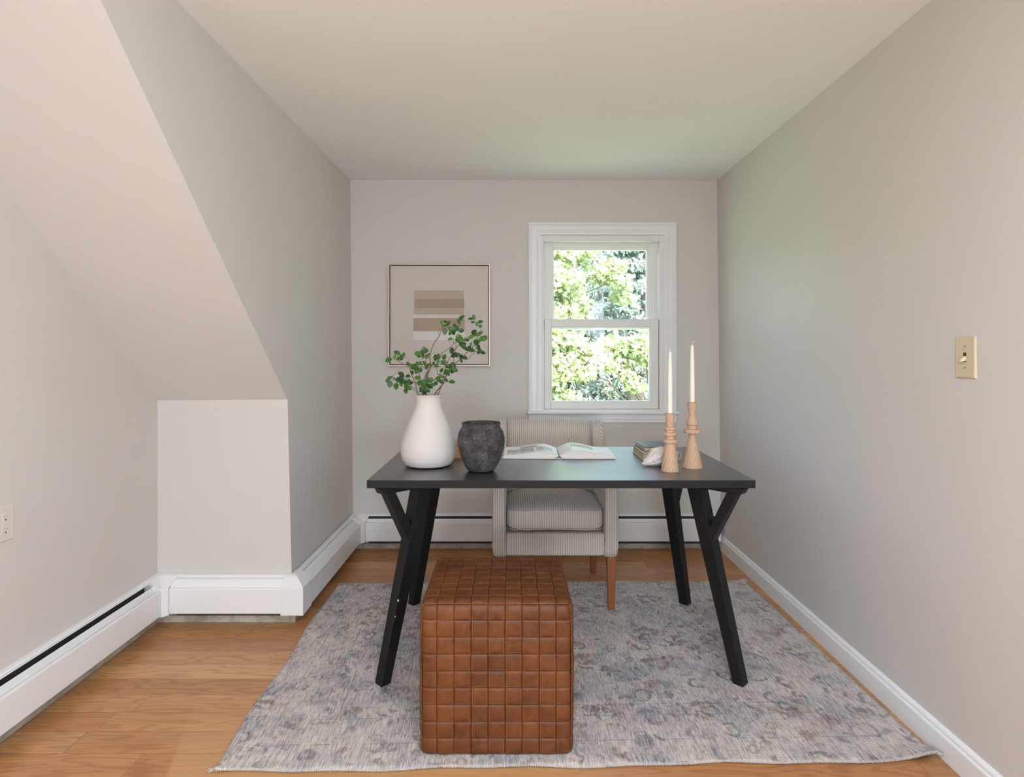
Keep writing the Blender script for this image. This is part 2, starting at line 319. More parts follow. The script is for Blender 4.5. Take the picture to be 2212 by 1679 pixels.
def linen(name, col, k=0.25):
    t = NT(name); c = t.co(); x, y, z = t.sep(c)
    a = t.noise(t.map(c, scale=(1, 1, 6)), 160, 2); b = t.noise(t.map(c, scale=(6, 1, 1)), 160, 2); s = t.math('ADD', a, b)
    t.set(col=t.mix(t.math('MULTIPLY', t.math('SUBTRACT', s, 0.8, clamp=True), k * 4), col, tuple(q * 0.72 for q in col)), rough=0.9, spec=0.1)
    t.bump(s, 0.4, 0.001); return t.m
M['canvas'] = linen('natural_canvas', (0.60, 0.55, 0.51), 0.05)
M['band1'] = linen('taupe_weave', (0.50, 0.42, 0.345)); M['band2'] = linen('dark_taupe_weave', (0.41, 0.335, 0.26)); M['band4'] = linen('rosy_brown_weave', (0.46, 0.345, 0.285))
M['fringe'] = linen('white_fringe', (0.66, 0.62, 0.58), 0.1)
t = NT('white_corded_weave'); c = t.co(); x, y, z = t.sep(c)
ln = t.ramp(t.math('FRACT', t.math('DIVIDE', z, 0.0062)), [(0.0, 1), (0.25, 0), (0.9, 0)])
t.set(col=t.mix(t.math('MULTIPLY', ln, 0.45), (0.68, 0.66, 0.65), (0.50, 0.47, 0.45)), rough=0.9); M['band5'] = t.m
M['ivory'] = flat('ivory_plastic', (0.60, 0.50, 0.355), 0.35)
M['ivory_l'] = flat('ivory_toggle_plastic', (0.72, 0.62, 0.46), 0.3)
M['outlet'] = flat('painted_outlet_plate', (0.66, 0.62, 0.585), 0.45)
M['outlet_slot'] = flat('outlet_slot', (0.44, 0.41, 0.385), 0.6)
M['screw'] = flat('screw_head', (0.30, 0.24, 0.16), 0.4, 0.5)
M['blackslot'] = flat('slot_black', (0.03, 0.025, 0.02), 0.6)
M['bark'] = wood('bark_brown', (0.13, 0.075, 0.055), (0.24, 0.15, 0.11), 0.85, (60, 60, 20))
def leafm(name, a, b, trans=0.35, rough=0.5, sc=30):
    t = NT(name); at = t.n.new('ShaderNodeUVMap'); at.uv_map = 'rnd'; u, v, _ = t.sep(at.outputs[0])
    c = t.mix(u, a, b); t.set(col=c, rough=rough, spec=0.35)
    if trans:
        tr = t.n.new('ShaderNodeBsdfTranslucent'); t.inp(tr.inputs[0], t.mix(0.5, c, (b[0] * 1.1, b[1] * 1.15, b[2] * 0.7)))
        mx = t.n.new('ShaderNodeMixShader'); mx.inputs[0].default_value = trans
        t.link(t.b.outputs[0], mx.inputs[1]); t.link(tr.outputs[0], mx.inputs[2]); t.link(mx.outputs[0], t.out.inputs[0])
    return t.m
M['leaf'] = leafm('vase_leaf_green', (0.012, 0.046, 0.011), (0.085, 0.235, 0.030), 0.10, 0.34)
M['maple'] = leafm('maple_leaf', (0.165, 0.22, 0.095), (0.36, 0.405, 0.235), 0.40, 0.5)
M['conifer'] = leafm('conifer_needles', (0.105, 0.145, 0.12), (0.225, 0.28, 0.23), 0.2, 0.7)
M['bark_out'] = flat('tree_bark', (0.085, 0.072, 0.062), 0.9)
t = NT('meadow_grass'); c = t.co(); t.set(col=t.mix(t.noise(c, 3, 5), (0.34, 0.47, 0.22), (0.46, 0.57, 0.31)), rough=0.95); M['lawn'] = t.m
t = NT('window_glass')
tr = t.n.new('ShaderNodeBsdfTransparent'); tr.inputs[0].default_value = (0.93, 0.95, 0.94, 1)
gl = t.n.new('ShaderNodeBsdfGlossy'); gl.inputs['Roughness'].default_value = 0.03
fr = t.n.new('ShaderNodeFresnel'); fr.inputs[0].default_value = 1.5
mx = t.n.new('ShaderNodeMixShader'); t.link(t.math('MULTIPLY', fr.outputs[0], 0.65), mx.inputs[0]); t.link(tr.outputs[0], mx.inputs[1]); t.link(gl.outputs[0], mx.inputs[2])
t.link(mx.outputs[0], t.out.inputs[0]); M['glass'] = t.m
M['lock'] = flat('sash_lock_white', (0.74, 0.73, 0.71), 0.4)

# ------------------------------------------------------------------ mesh helpers
def obj(name, bm, mat, parent=None, smooth=False, bevel=0, seg=2, keep=False, label=None, sub=0):
    me = bpy.data.meshes.new(name)
    if isinstance(bm, bmesh.types.BMesh):
        if not keep: bmesh.ops.recalc_face_normals(bm, faces=bm.faces)
        bm.to_mesh(me); bm.free()
    else: me = bm
    for m_ in (mat if isinstance(mat, (list, tuple)) else [mat]): me.materials.append(m_)
    o = bpy.data.objects.new(name, me); COL.objects.link(o)
    if parent is not None: o.parent = parent
    if smooth:
        for p in me.polygons: p.use_smooth = True
    if bevel:
        b = o.modifiers.new('bevel', 'BEVEL'); b.width = bevel; b.segments = seg; b.limit_method = 'ANGLE'; b.angle_limit = math.radians(40)
        for p in me.polygons: p.use_smooth = True
        b.harden_normals = True
    if sub:
        s = o.modifiers.new('sub', 'SUBSURF'); s.levels = sub; s.render_levels = sub
    if label: o['label'] = label
    return o
def thing(name, label, cat, loc=(0, 0, 0), rz=0, group=None):
    o = bpy.data.objects.new(name, None); COL.objects.link(o); o.location = loc; o.rotation_euler = (0, 0, rz); o.empty_display_size = 0.05
    o['label'] = label; o['category'] = cat
    if group: o['group'] = group
    return o
def tag(o, label, cat, group=None):
    o['label'] = label; o['category'] = cat
    if group: o['group'] = group
    return o
def struct(name, bm, m, parent=None, **k):
    o = obj(name, bm, m, parent, **k)
    if parent is None: o['kind'] = 'structure'
    return o
def NB(): return bmesh.new()
def box(bm, a, b):
    x0, y0, z0 = a; x1, y1, z1 = b
    v = [bm.verts.new(p) for p in ((x0, y0, z0), (x1, y0, z0), (x1, y1, z0), (x0, y1, z0), (x0, y0, z1), (x1, y0, z1), (x1, y1, z1), (x0, y1, z1))]
    for f in ((0, 3, 2, 1), (4, 5, 6, 7), (0, 1, 5, 4), (1, 2, 6, 5), (2, 3, 7, 6), (3, 0, 4, 7)): bm.faces.new([v[i] for i in f])
    return bm
def hexa(bm, lo, hi):
    a = [bm.verts.new(p) for p in lo]; b = [bm.verts.new(p) for p in hi]; n = len(a)
    bm.faces.new(a[::-1]); bm.faces.new(b)
    for i in range(n): bm.faces.new((a[i], a[(i + 1) % n], b[(i + 1) % n], b[i]))
    return bm
def poly(bm, pts): bm.faces.new([bm.verts.new(p) for p in pts]); return bm
def lathe(bm, prof, n=48, c=(0, 0, 0), cap0=True, cap1=True):
    rings = []
    for (r, z) in prof:
        rings.append([bm.verts.new((c[0] + r * math.cos(2 * PI * k / n), c[1] + r * math.sin(2 * PI * k / n), c[2] + z)) for k in range(n)])
    for a, b in zip(rings, rings[1:]):
        for k in range(n): bm.faces.new((a[k], a[(k + 1) % n], b[(k + 1) % n], b[k]))
    if cap0: bm.faces.new(rings[0][::-1])
    if cap1: bm.faces.new(rings[-1])
    return bm
def spline(prof, n=5):
    out = []
    for i in range(len(prof) - 1):
        p0 = prof[max(i - 1, 0)]; p1 = prof[i]; p2 = prof[i + 1]; p3 = prof[min(i + 2, len(prof) - 1)]
        for k in range(n):
            t_ = k / n
            out.append(tuple(0.5 * ((2 * b) + (-a + c_) * t_ + (2 * a - 5 * b + 4 * c_ - d) * t_ ** 2 + (-a + 3 * b - 3 * c_ + d) * t_ ** 3) for a, b, c_, d in zip(p0, p1, p2, p3)))
    out.append(tuple(prof[-1])); return out
def tube(bm, pts, radii, n=7):
    pts = [Vector(p) for p in pts]; rings = []
    up = Vector((0.13, 0.3, 0.9)).normalized()
    for i, p in enumerate(pts):
        d = (pts[min(i + 1, len(pts) - 1)] - pts[max(i - 1, 0)]).normalized()
        a = d.cross(up)
        if a.length < 1e-4: a = d.cross(Vector((1, 0, 0)))
        a.normalize(); b = d.cross(a)
        r = radii[i] if isinstance(radii, (list, tuple)) else radii
        rings.append([bm.verts.new(p + a * r * math.cos(2 * PI * k / n) + b * r * math.sin(2 * PI * k / n)) for k in range(n)])
    for r0, r1 in zip(rings, rings[1:]):
        for k in range(n): bm.faces.new((r0[k], r0[(k + 1) % n], r1[(k + 1) % n], r1[k]))
    bm.faces.new(rings[0][::-1]); bm.faces.new(rings[-1]); return bm

# ------------------------------------------------------------------ room shell
YB = 3.71; ZC = 2.268; YR = -5.0; XL = -1.59; YK = 2.70
ct, cbm, xr_t, xr_b = -0.997, -0.978, 1.263, 1.289
wx0, wx1, wz0, wz1 = -0.0, 0.0, 0.0, 0.0
s = YB / F
wx0 = (1168 - CX) * s; wx1 = (1432 - CX) * s; wz1 = H - (511 - CY) * s; wz0 = H - (885 - CY) * s   # rough opening
# floor
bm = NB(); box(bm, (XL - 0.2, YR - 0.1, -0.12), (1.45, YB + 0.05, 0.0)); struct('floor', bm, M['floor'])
# back wall around the window, with thickness
bm = NB()
def slab(bm, x0t, x0b, x1t, x1b, zb, zt):
    f = lambda x_t, x_b, z: x_b + (x_t - x_b) * z / ZC
    lo = [(f(x0t, x0b, zb), YB, zb), (f(x1t, x1b, zb), YB, zb), (f(x1t, x1b, zb), YB + 0.14, zb), (f(x0t, x0b, zb), YB + 0.14, zb)]
    hi = [(f(x0t, x0b, zt), YB, zt), (f(x1t, x1b, zt), YB, zt), (f(x1t, x1b, zt), YB + 0.14, zt), (f(x0t, x0b, zt), YB + 0.14, zt)]
    hexa(bm, lo, hi)
for zb, zt in ((0, wz0), (wz0, wz1), (wz1, ZC)):
    if zb == wz0: slab(bm, ct - 0.15, cbm - 0.15, wx0, wx0, zb, zt); slab(bm, wx1, wx1, xr_t + 0.15, xr_b + 0.15, zb, zt)
    else: slab(bm, ct - 0.15, cbm - 0.15, xr_t + 0.15, xr_b + 0.15, zb, zt)
bmesh.ops.remove_doubles(bm, verts=bm.verts, dist=1e-5)
struct('wall_back', bm, M['wall'])
# right wall (leans and splays a little)
bm = NB(); hexa(bm, [(xr_b, YB + .02, 0), (1.315, YR, 0), (1.45, YR, 0), (1.45, YB + .02, 0)], [(xr_t, YB + .02, ZC), (xr_t + .004, YR, ZC), (1.45, YR, ZC), (1.45, YB + .02, ZC)])
struct('wall_right', bm, M['wall'])
# dormer cheek wall on the left
A, B, C_, D, E = (ct, YB + .01, ZC), (-1.016, 1.267, ZC), (-1.007, YK, .995), (-.984, YK, 0), (cbm, YB + .01, 0)
off = lambda p: (p[0] - 0.12, p[1], p[2])
bm = NB()
C2, D2 = (C_[0], YK + .001, .995), (D[0], YK + .001, 0)
hexa(bm, [A, C2, D2, E], [off(A), (C_[0] - .12, YK + .02, .97), (D[0] - .12, YK + .02, 0), off(E)])
hexa(bm, [A, B, C_], [(A[0] - .12, A[1], ZC + .05), (B[0] - .12, B[1] + .08, ZC + .08), (C_[0] - .12, YK + .07, C_[2] + .07)])
struct('wall_dormer', bm, M['wall'])
# knee wall (faces the camera)
bm = NB(); hexa(bm, [(XL - .1, YK, 0), (-.984, YK, 0), (-.986, YK + .1, 0), (XL - .1, YK + .1, 0)], [(XL - .1, YK, .989), (-1.007, YK, .995), (-1.009, YK + .1, .995), (XL - .1, YK + .1, .989)])
struct('wall_knee', bm, M['wall'])
# left wall, cut by the slope
bm = NB(); lo = [(XL, YR, 0), (XL, YK + .02, 0), (XL, YK + .02, .98), (XL, 1.267, ZC), (XL, YR, ZC)]
hexa(bm, lo, [(p[0] - .12, p[1], p[2]) for p in lo]); struct('wall_left', bm, M['wall'])
# sloped ceiling
lo = [(XL - .1, YK, .989), (-1.007, YK, .995), (-1.016, 1.267, ZC), (XL - .1, 1.267, ZC)]
bm = NB(); hexa(bm, lo, [(p[0] - (0.002 if p[0] > -1.1 else 0), p[1] + .03, p[2] + .03) for p in lo]); struct('ceiling_slope', bm, M['wall'])
# flat ceiling
bm = NB(); pts = [(xr_t + .15, YB + .1, ZC), (xr_t + .15, YR - .1, ZC), (XL - .12, YR - .1, ZC), (XL - .12, 1.267, ZC), (-1.016, 1.267, ZC), (-1.0, YB + .1, ZC)]
hexa(bm, pts, [(p[0], p[1], p[2] + .12) for p in pts]); struct('ceiling', bm, M['ceiling'])
bm = NB(); box(bm, (XL - .12, YR - .12, 0), (1.45, YR, ZC)); struct('wall_rear', bm, M['wall'])

# right baseboard with moulded cap, follows the wall foot
def base_prof(bm, p0, p1, prof, nrm):
    n = Vector(nrm)
    r0 = [bm.verts.new(Vector(p0) + n * p + Vector((0, 0, z))) for p, z in prof]
    r1 = [bm.verts.new(Vector(p1) + n * p + Vector((0, 0, z))) for p, z in prof]
    k = len(prof)
    for i in range(k): bm.faces.new((r0[i], r0[(i + 1) % k], r1[(i + 1) % k], r1[i]))
    bm.faces.new(r0[::-1]); bm.faces.new(r1); return bm
bm = NB(); bprof = [(0, 0), (.018, 0), (.018, .066), (.016, .070), (.0125, .0725), (.0125, .078), (.010, .083), (.005, .0865), (0, .088), (-.02, .088), (-.02, 0)]
base_prof(bm, (xr_b - .002, YB, 0), (1.311, YR, 0), bprof, (-1, 0, 0)); struct('baseboard_right', bm, M['trim'])
# scuffed strips under the heaters
bm = NB(); box(bm, (cbm, YB - .012, 0), (xr_b - .02, YB + .01, .031)); struct('baseboard_back', bm, M['dirty'], bevel=.002)
bm = NB(); box(bm, (XL, YK - .014, 0), (-.967, YK + .01, .031)); struct('baseboard_knee', bm, M['dirty'], bevel=.002)
bm = NB(); box(bm, (-.99, YK + .002, 0), (-.9675, YB, .030)); struct('baseboard_dormer', bm, M['dirty'], bevel=.002)
bm = NB(); box(bm, (XL - .01, YR, 0), (XL + .012, YK, .031)); struct('baseboard_left', bm, M['dirty'], bevel=.002)

# ------------------------------------------------------------------ hot-water baseboard heaters
def heater(label, p0, p1, nrm, closed):
    p0 = Vector(p0); p1 = Vector(p1); n = Vector(nrm); h = thing('baseboard_heater', label, 'heater', tuple((p0 + p1) / 2))
    c0 = p0 - (p0 + p1) / 2; c1 = -c0
    bm = NB(); base_prof(bm, c0, c1, [(0.001, .050), (.004, .050), (.004, .211), (.019, .209), (.020, .203), (.023, .203), (.0225, .212), (.019, .2155), (.001, .217)], n)
    obj('back_panel', bm, M['heater'], h)
    bm = NB(); base_prof(bm, c0, c1, [(.058, .064), (.0655, .061), (.067, .0635), (.067, .168), (.065, .1725), (.059, .1735), (.059, .171), (.063, .169), (.064, .167), (.064, .066), (.058, .067)], n)
    obj('front_panel', bm, M['heater'], h)
    if closed: pr = [(.0245, .203), (.036, .1985), (.0375, .2005), (.0395, .197), (.0470, .186), (.0490, .188), (.0515, .183), (.0575, .173), (.0575, .168), (.050, .171), (.036, .190), (.0245, .199)]
    else: pr = [(.034, .1895), (.037, .191), (.0395, .185), (.0425, .171), (.0475, .170), (.0485, .166), (.0575, .163), (.0575, .160), (.041, .167), (.0365, .183)]
    bm = NB(); base_prof(bm, c0, c1, pr, n); obj('damper', bm, M['heater'], h)
    bm = NB(); base_prof(bm, c0 * .985, c1 * .985, [(.006, .075), (.052, .075), (.052, .150), (.006, .150)], n); obj('heating_element', bm, M['fins'], h)
    bm = NB(); base_prof(bm, c0 * .995, c1 * .995, [(.0045, .0312), (.0065, .0312), (.0065, .200), (.0045, .200)], n); obj('shade_strip', bm, M['gap_shade'], h)  # dark strip that paints the shade in the slot and under the panel
    return h
heater('long white baseboard heater with open damper along the low side wall under the outlet', (XL, YR + .05, 0), (XL, YK - .088, 0), (1, 0, 0), False)
heater('short white baseboard heater with closed damper on the small knee wall', (XL + .09, YK, 0), (-1.010, YK, 0), (0, -1, 0), True)
heater('white baseboard heater with closed damper running along the dormer side wall', (-.981, YK + .032, 0), (-.978, YB - .088, 0), (1, 0, 0), True)
hb = heater('white baseboard heater with open damper under the window wall behind the desk', (cbm + .09, YB, 0), (1.262, YB, 0), (0, -1, 0), False)
bm = NB(); box(bm, (1.262 - .192, -.069, .06), (1.262 - .188, -.001, .218)); e = obj('end_cap', bm, M['heater'], hb); e.location = (0, 0, 0)
# the end cap sits at the right end of the run
for v in e.data.vertices: v.co.x += ((1.262 - (cbm + .09)) / 2) - (1.262 - .190)
def inner_cover(label, C, a, b):
    C = Vector(C); a = Vector(a); b = Vector(b); bm = NB(); rings = []
    for z, p, c, L in ((.055, .0685, .020, .088), (.176, .0685, .020, .088), (.2145, .030, .014, .110), (.2185, .024, .012, .112)):
        pl = [(0.0005, 0.0005), (L, 0.0005), (L, p), (p + c, p), (p, p + c), (p, L), (0.0005, L)]
        rings.append([bm.verts.new(a * u + b * v + Vector((0, 0, z))) for u, v in pl])
    for r0, r1 in zip(rings, rings[1:]):
        for i in range(7): bm.faces.new((r0[i], r0[(i + 1) % 7], r1[(i + 1) % 7], r1[i]))
    bm.faces.new(rings[0][::-1]); bm.faces.new(rings[-1])
    o = obj('heater_corner_cover', bm, M['heater'], bevel=.001); o.location = C; tag(o, label, 'heater cover'); return o
inner_cover('white metal inside-corner cover joining heaters at the knee wall and low side wall', (XL, YK, 0), (1, 0, 0), (0, -1, 0))
inner_cover('white metal inside-corner cover joining heaters where dormer side wall meets window wall', (cbm, YB, 0), (0, -1, 0), (1, 0, 0))
bm = NB(); rings = []
for z, p, e0, e1 in ((.055, .071, .028, .042), (.176, .071, .028, .042), (.207, .040, .026, .040), (.2185, .024, .026, .040)):
    pl = [(-.984 - e0, YK), (-.984 - e0, YK - p), (-.984 + p, YK - p), (-.984 + p, YK + e1), (-.983, YK + e1), (-.983, YK)]
    rings.append([bm.verts.new((u, v, z)) for u, v in pl])
for r0, r1 in zip(rings, rings[1:]):
    for i in range(6): bm.faces.new((r0[i], r0[(i + 1) % 6], r1[(i + 1) % 6], r1[i]))
bm.faces.new(rings[0][::-1]); bm.faces.new(rings[-1])
tag(obj('heater_corner_cover', bm, M['heater'], bevel=.0012), 'white metal outside-corner cover wrapping the projecting wall corner near the rug', 'heater cover')

# ------------------------------------------------------------------ window
def px(x): return (x - CX) * s
def pz(y): return H - (y - CY) * s
win = bpy.data.objects.new('window_1', None); COL.objects.link(win); win['kind'] = 'structure'
# casing: moulded boards, mitred (profile from outer edge to inner edge)
def casing(bm, xo0, xo1, zo0, zo1, w):
    prof = [(0, .0), (0, .020), (.12, .022), (.16, .018), (.24, .019), (.28, .015), (.62, .016), (.66, .0125), (.74, .0135), (.80, .010), (1.0, .010), (1.0, 0)]
    def corner(t_, h_, cx, cz):
        return (cx(t_ * w), YB - h_, cz(t_ * w))
    L_b = [corner(t_, h_, lambda q: xo0 + q, lambda q: zo0) for t_, h_ in prof]
    L_t = [corner(t_, h_, lambda q: xo0 + q, lambda q: zo1 - q) for t_, h_ in prof]
    R_t = [corner(t_, h_, lambda q: xo1 - q, lambda q: zo1 - q) for t_, h_ in prof]
    R_b = [corner(t_, h_, lambda q: xo1 - q, lambda q: zo0) for t_, h_ in prof]
    rs = [[bm.verts.new(p) for p in r] for r in (L_b, L_t, R_t, R_b)]; k = len(prof)
    for r0, r1 in zip(rs, rs[1:]):
        for i in range(k): bm.faces.new((r0[i], r0[(i + 1) % k], r1[(i + 1) % k], r1[i]))
    bm.faces.new(rs[0][::-1]); bm.faces.new(rs[-1])
bm = NB(); casing(bm, px(1142), px(1459.5), pz(888), pz(482), px(1168) - px(1142)); obj('casing', bm, M['trim'], win)
bm = NB(); box(bm, (px(1139), YB - .040, pz(894)), (px(1465), YB + .07, pz(887.5))); obj('stool', bm, M['trim'], win, bevel=.006, seg=3)
bm = NB()
pr = [(0, pz(912.5)), (.012, pz(912.5)), (.013, pz(906)), (.017, pz(905)), (.017, pz(900)), (.011, pz(898)), (.011, pz(894)), (0, pz(894))]
r0 = [bm.verts.new((px(1143), YB - p, z)) for p, z in pr]; r1 = [bm.verts.new((px(1459.5), YB - p, z)) for p, z in pr]
for i in range(len(pr)): bm.faces.new((r0[i], r0[(i + 1) % len(pr)], r1[(i + 1) % len(pr)], r1[i]))
bm.faces.new(r0[::-1]); bm.faces.new(r1); obj('apron', bm, M['trim'], win)
def ring(bm, x0, x1, z0, z1, wl, wr, wb, wt, y0, y1):
    box(bm, (x0, y0, z0), (x0 + wl, y1, z1)); box(bm, (x1 - wr, y0, z0), (x1, y1, z1))
    box(bm, (x0 + wl, y0, z0), (x1 - wr, y1, z0 + wb)); box(bm, (x0 + wl, y0, z1 - wt), (x1 - wr, y1, z1)); return bm
X = px; Z = pz
bm = NB(); ring(bm, X(1166), X(1434), Z(890), Z(509), X(1174.5) - X(1166), X(1434) - X(1424.5), Z(884.5) - Z(890), Z(509) - Z(521.5), YB - .004, YB + .13)
obj('jamb_frame', bm, M['vinyl'], win, bevel=.002)
bm = NB(); ring(bm, X(1174), X(1425), Z(885), Z(521), X(1177.5) - X(1174), X(1425) - X(1419), .012, Z(521) - Z(524.5), YB + .050, YB + .0535)
obj('parting_stop', bm, M['vinyl'], win, bevel=.002)
def sash(name, x0, x1, z0, z1, gx0, gx1, gz0, gz1, y0, y1):
    bm = NB(); ring(bm, x0, x1, z0, z1, gx0 - x0, x1 - gx1, gz0 - z0, z1 - gz1, y0, y1)
    o = obj(name, bm, M['vinyl'], win, bevel=.0025)
    b2 = NB(); e_ = .008; ring(b2, gx0 - .001, gx1 + .001, gz0 - .001, gz1 + .001, e_, e_, e_, e_, y0 + .010, y1 - .004)
    obj('glazing_bead', b2, M['vinyl'], o, bevel=.002)
    b3 = NB(); ym = (y0 + y1) / 2 + .004; box(b3, (gx0, ym, gz0), (gx1, ym + .002, gz1)); obj('glass_pane', b3, M['glass'], o)
    return o
k = (YB + .035) / YB
kx = lambda x: (x - CX) * (YB + .02) / F; kz = lambda y: H - (y - CY) * (YB + .02) / F
k2x = lambda x: (x - CX) * (YB + .06) / F; k2z = lambda y: H - (y - CY) * (YB + .06) / F
sash('lower_sash', kx(1176), kx(1422), kz(883.5), kz(690), kx(1190), kx(1405), kz(868.5), kz(706), YB + .012, YB + .048)
sash('upper_sash', k2x(1173), k2x(1426), k2z(712), k2z(519), k2x(1194), k2x(1399), k2z(703), k2z(538), YB + .054, YB + .088)
for x_ in (1231, 1371):
    bm = NB(); box(bm, (kx(x_ - 9), YB + .018, kz(690.5)), (kx(x_ + 9), YB + .045, kz(688.5))); lathe(bm, [(.012, 0), (.014, .006), (.010, .011), (.002, .012)], 20, (kx(x_), YB + .032, kz(689)))
    obj('sash_lock', bm, M['lock'], win, bevel=.001)
for x_ in (1184, 1409.5):
    bm = NB(); box(bm, (k2x(x_ - 1.6), YB + .051, k2z(677)), (k2x(x_ + 1.6), YB + .055, k2z(659))); obj('tilt_latch', bm, M['lock'], win, bevel=.001)
bm = NB(); box(bm, (X(1423), YB + .004, Z(690)), (X(1424.6), YB + .05, Z(548))); obj('jamb_track', bm, M['trim'], win)
# exterior wall trim so the opening has an outside edge
# ------------------------------------------------------------------ desk
desk = thing('desk', 'long black desk on splayed Y-shaped trestle legs, standing on the rug under the window', 'desk', (.178, 2.55, 0))
def dl(p): return (p[0] - .178, p[1] - 2.55, p[2])
DT = .745
bm = NB(); box(bm, dl((-.523, 2.166, DT - .0285)), dl((.877, 2.940, DT))); 
t = NT('black_edge_band'); t.set(col=(0.012, 0.0115, 0.012), rough=0.62, spec=0.25)
for f in bm.faces:
    f.normal_update(); f.material_index = 0 if abs(f.normal.z) > .5 else 1
obj('tabletop', bm, [M['desk_top'], t.m], desk, bevel=.0012)
ZB = DT - .0285
def xz(c, u, w, a, b, z):   # rectangle round c with half sizes a along u, b along w
    return [tuple(Vector((c[0], c[1], z)) + u * i * a + w * j * b) for i, j in ((-1, -1), (1, -1), (1, 1), (-1, 1))]
for sx, fx, pairs in ((1, .827, 0), (-1, -.468, 0)):
    for sy, fy in ((1, 2.178), (-1, 2.872)):
        u = Vector((-sx, sy, 0)).normalized(); w = Vector((u.y, -u.x, 0))   # u: from the foot inward
        foot = Vector((fx, fy, 0)); top = foot + u * .170
        bm = NB()
        lo = [dl(p) for p in xz(foot, u, w, .0195, .0215, .0085)]; hi = [dl(p) for p in xz(top, u, w, .029, .0275, ZB - .022)]
        hexa(bm, lo, hi); obj('leg', bm, M['desk_leg'], desk, bevel=.0015)
        if sx == -1 and sy == 1:
            lg = COL.objects[-1] if False else None
            for tz in (.285, .225):
                cpt = foot + u * (.170 * tz / .7) - u * .0 + Vector((0, 0, tz))
        # strut
        z0 = .500; t0 = .170 * z0 / .7; c0 = foot + u * (t0 - .004); c1 = foot - u * (-.022)
        bm = NB(); lo = [dl(p) for p in xz(c0, u, w, .018, .0235, z0)]; hi = [dl(p) for p in xz(c1, u, w, .020, .021, ZB - .020)]
        hexa(bm, lo, hi); obj('strut', bm, M['desk_leg'], desk, bevel=.0012)
        # rail under the top, along the diagonal, outer end chamfered
        bm = NB(); a0 = foot - u * .022; a1 = foot + u * .30
        hexa(bm, [dl(tuple(p)) for p in (a0 + u * .012 - w * .024 + Vector((0, 0, ZB - .022)), a0 + u * .012 + w * .024 + Vector((0, 0, ZB - .022)), a1 + w * .024 + Vector((0, 0, ZB - .022)), a1 - w * .024 + Vector((0, 0, ZB - .022)))],
             [dl(tuple(p)) for p in (a0 - w * .024 + Vector((0, 0, ZB - .0005)), a0 + w * .024 + Vector((0, 0, ZB - .0005)), a1 + w * .024 + Vector((0, 0, ZB - .0005)), a1 - w * .024 + Vector((0, 0, ZB - .0005)))])
        obj('top_rail', bm, M['desk_leg'], desk, bevel=.003)
    bm = NB(); cx_ = fx - sx * .225; box(bm, dl((cx_ - .03, 2.36, ZB - .044)), dl((cx_ + .03, 2.69, ZB - .022))); obj('cross_rail', bm, M['desk_leg'], desk, bevel=.002)
# chips where bare wood shows on the edge of the front leg near the window side
for tz, r_ in ((.300, .0036), (.245, .0022)):
    u = Vector((1, 1, 0)).normalized(); w = Vector((u.y, -u.x, 0)); kk = tz / .694
    c = Vector((-.468, 2.178, tz)) + u * .170 * kk - u * (.0195 + .0095 * kk) + w * (.0215 + .006 * kk)
    bm = NB(); bmesh.ops.create_icosphere(bm, subdivisions=1, radius=r_, matrix=Matrix.Translation(dl(c)) @ Matrix.Diagonal((1, .6, 1.5, 1)))
    obj('wood_chip', bm, M['chip'], desk, label='small chip of pale bare wood on the leg edge')

# ------------------------------------------------------------------ rug
NX, NY = 150, 96
bl, br, fl, fr_ = Vector((-.907, 3.12, 0)), Vector((1.224, 3.165, 0)), Vector((-.859, 1.722, 0)), Vector((1.262, 1.775, 0))
bm = NB(); uv = bm.loops.layers.uv.new('UVMap'); g = []
for j in range(NY + 1):
    v = j / NY; rowv = []
    for i in range(NX + 1):
        u = i / NX
        p = (fl * (1 - u) + fr_ * u) * (1 - v) + (bl * (1 - u) + br * u) * v
        eu = .006 * math.sin(u * 19 + 1) + .004 * math.sin(u * 47); ev = .008 * math.sin(v * 13 + 2)
        if j == 0: p.y += eu * .8
        if j == NY: p.y += eu * .6
        if i == 0: p.x += ev * .9 * (1 if v > 0 else 0)
        if i == NX: p.x -= abs(ev) * .5
        z = .0075 + .0008 * mnoise.noise(Vector((p.x * 3, p.y * 3, 0)))
        z += .018 * math.exp(-((1 - u) * 2.1 / .06) ** 2 - (v * 1.4 / .05) ** 2)          # curled corner
        z += .007 * math.exp(-((1 - u) * 2.1 / .03) ** 2 - ((1 - v) * 1.4 / .05) ** 2) + .006 * math.exp(-(u * 2.1 / .03) ** 2 - (v * 1.4 / .03) ** 2)
        rowv.append(bm.verts.new((p.x, p.y, z)))
    g.append(rowv)
for j in range(NY):
    for i in range(NX):
        f = bm.faces.new((g[j][i], g[j][i + 1], g[j + 1][i + 1], g[j + 1][i]))
        for lp, (a, b) in zip(f.loops, ((i, j), (i + 1, j), (i + 1, j + 1), (i, j + 1))): lp[uv].uv = (a / NX * RW, b / NY * RL)
rug = obj('rug', bm, [M['rug'], M['rug_back']], keep=True, smooth=True)
so = rug.modifiers.new('solid', 'SOLIDIFY'); so.thickness = .006; so.offset = -1; so.material_offset = 1; so.material_offset_rim = 0
tag(rug, 'large faded blue, grey and rust oriental rug on the wood floor under the desk', 'rug')
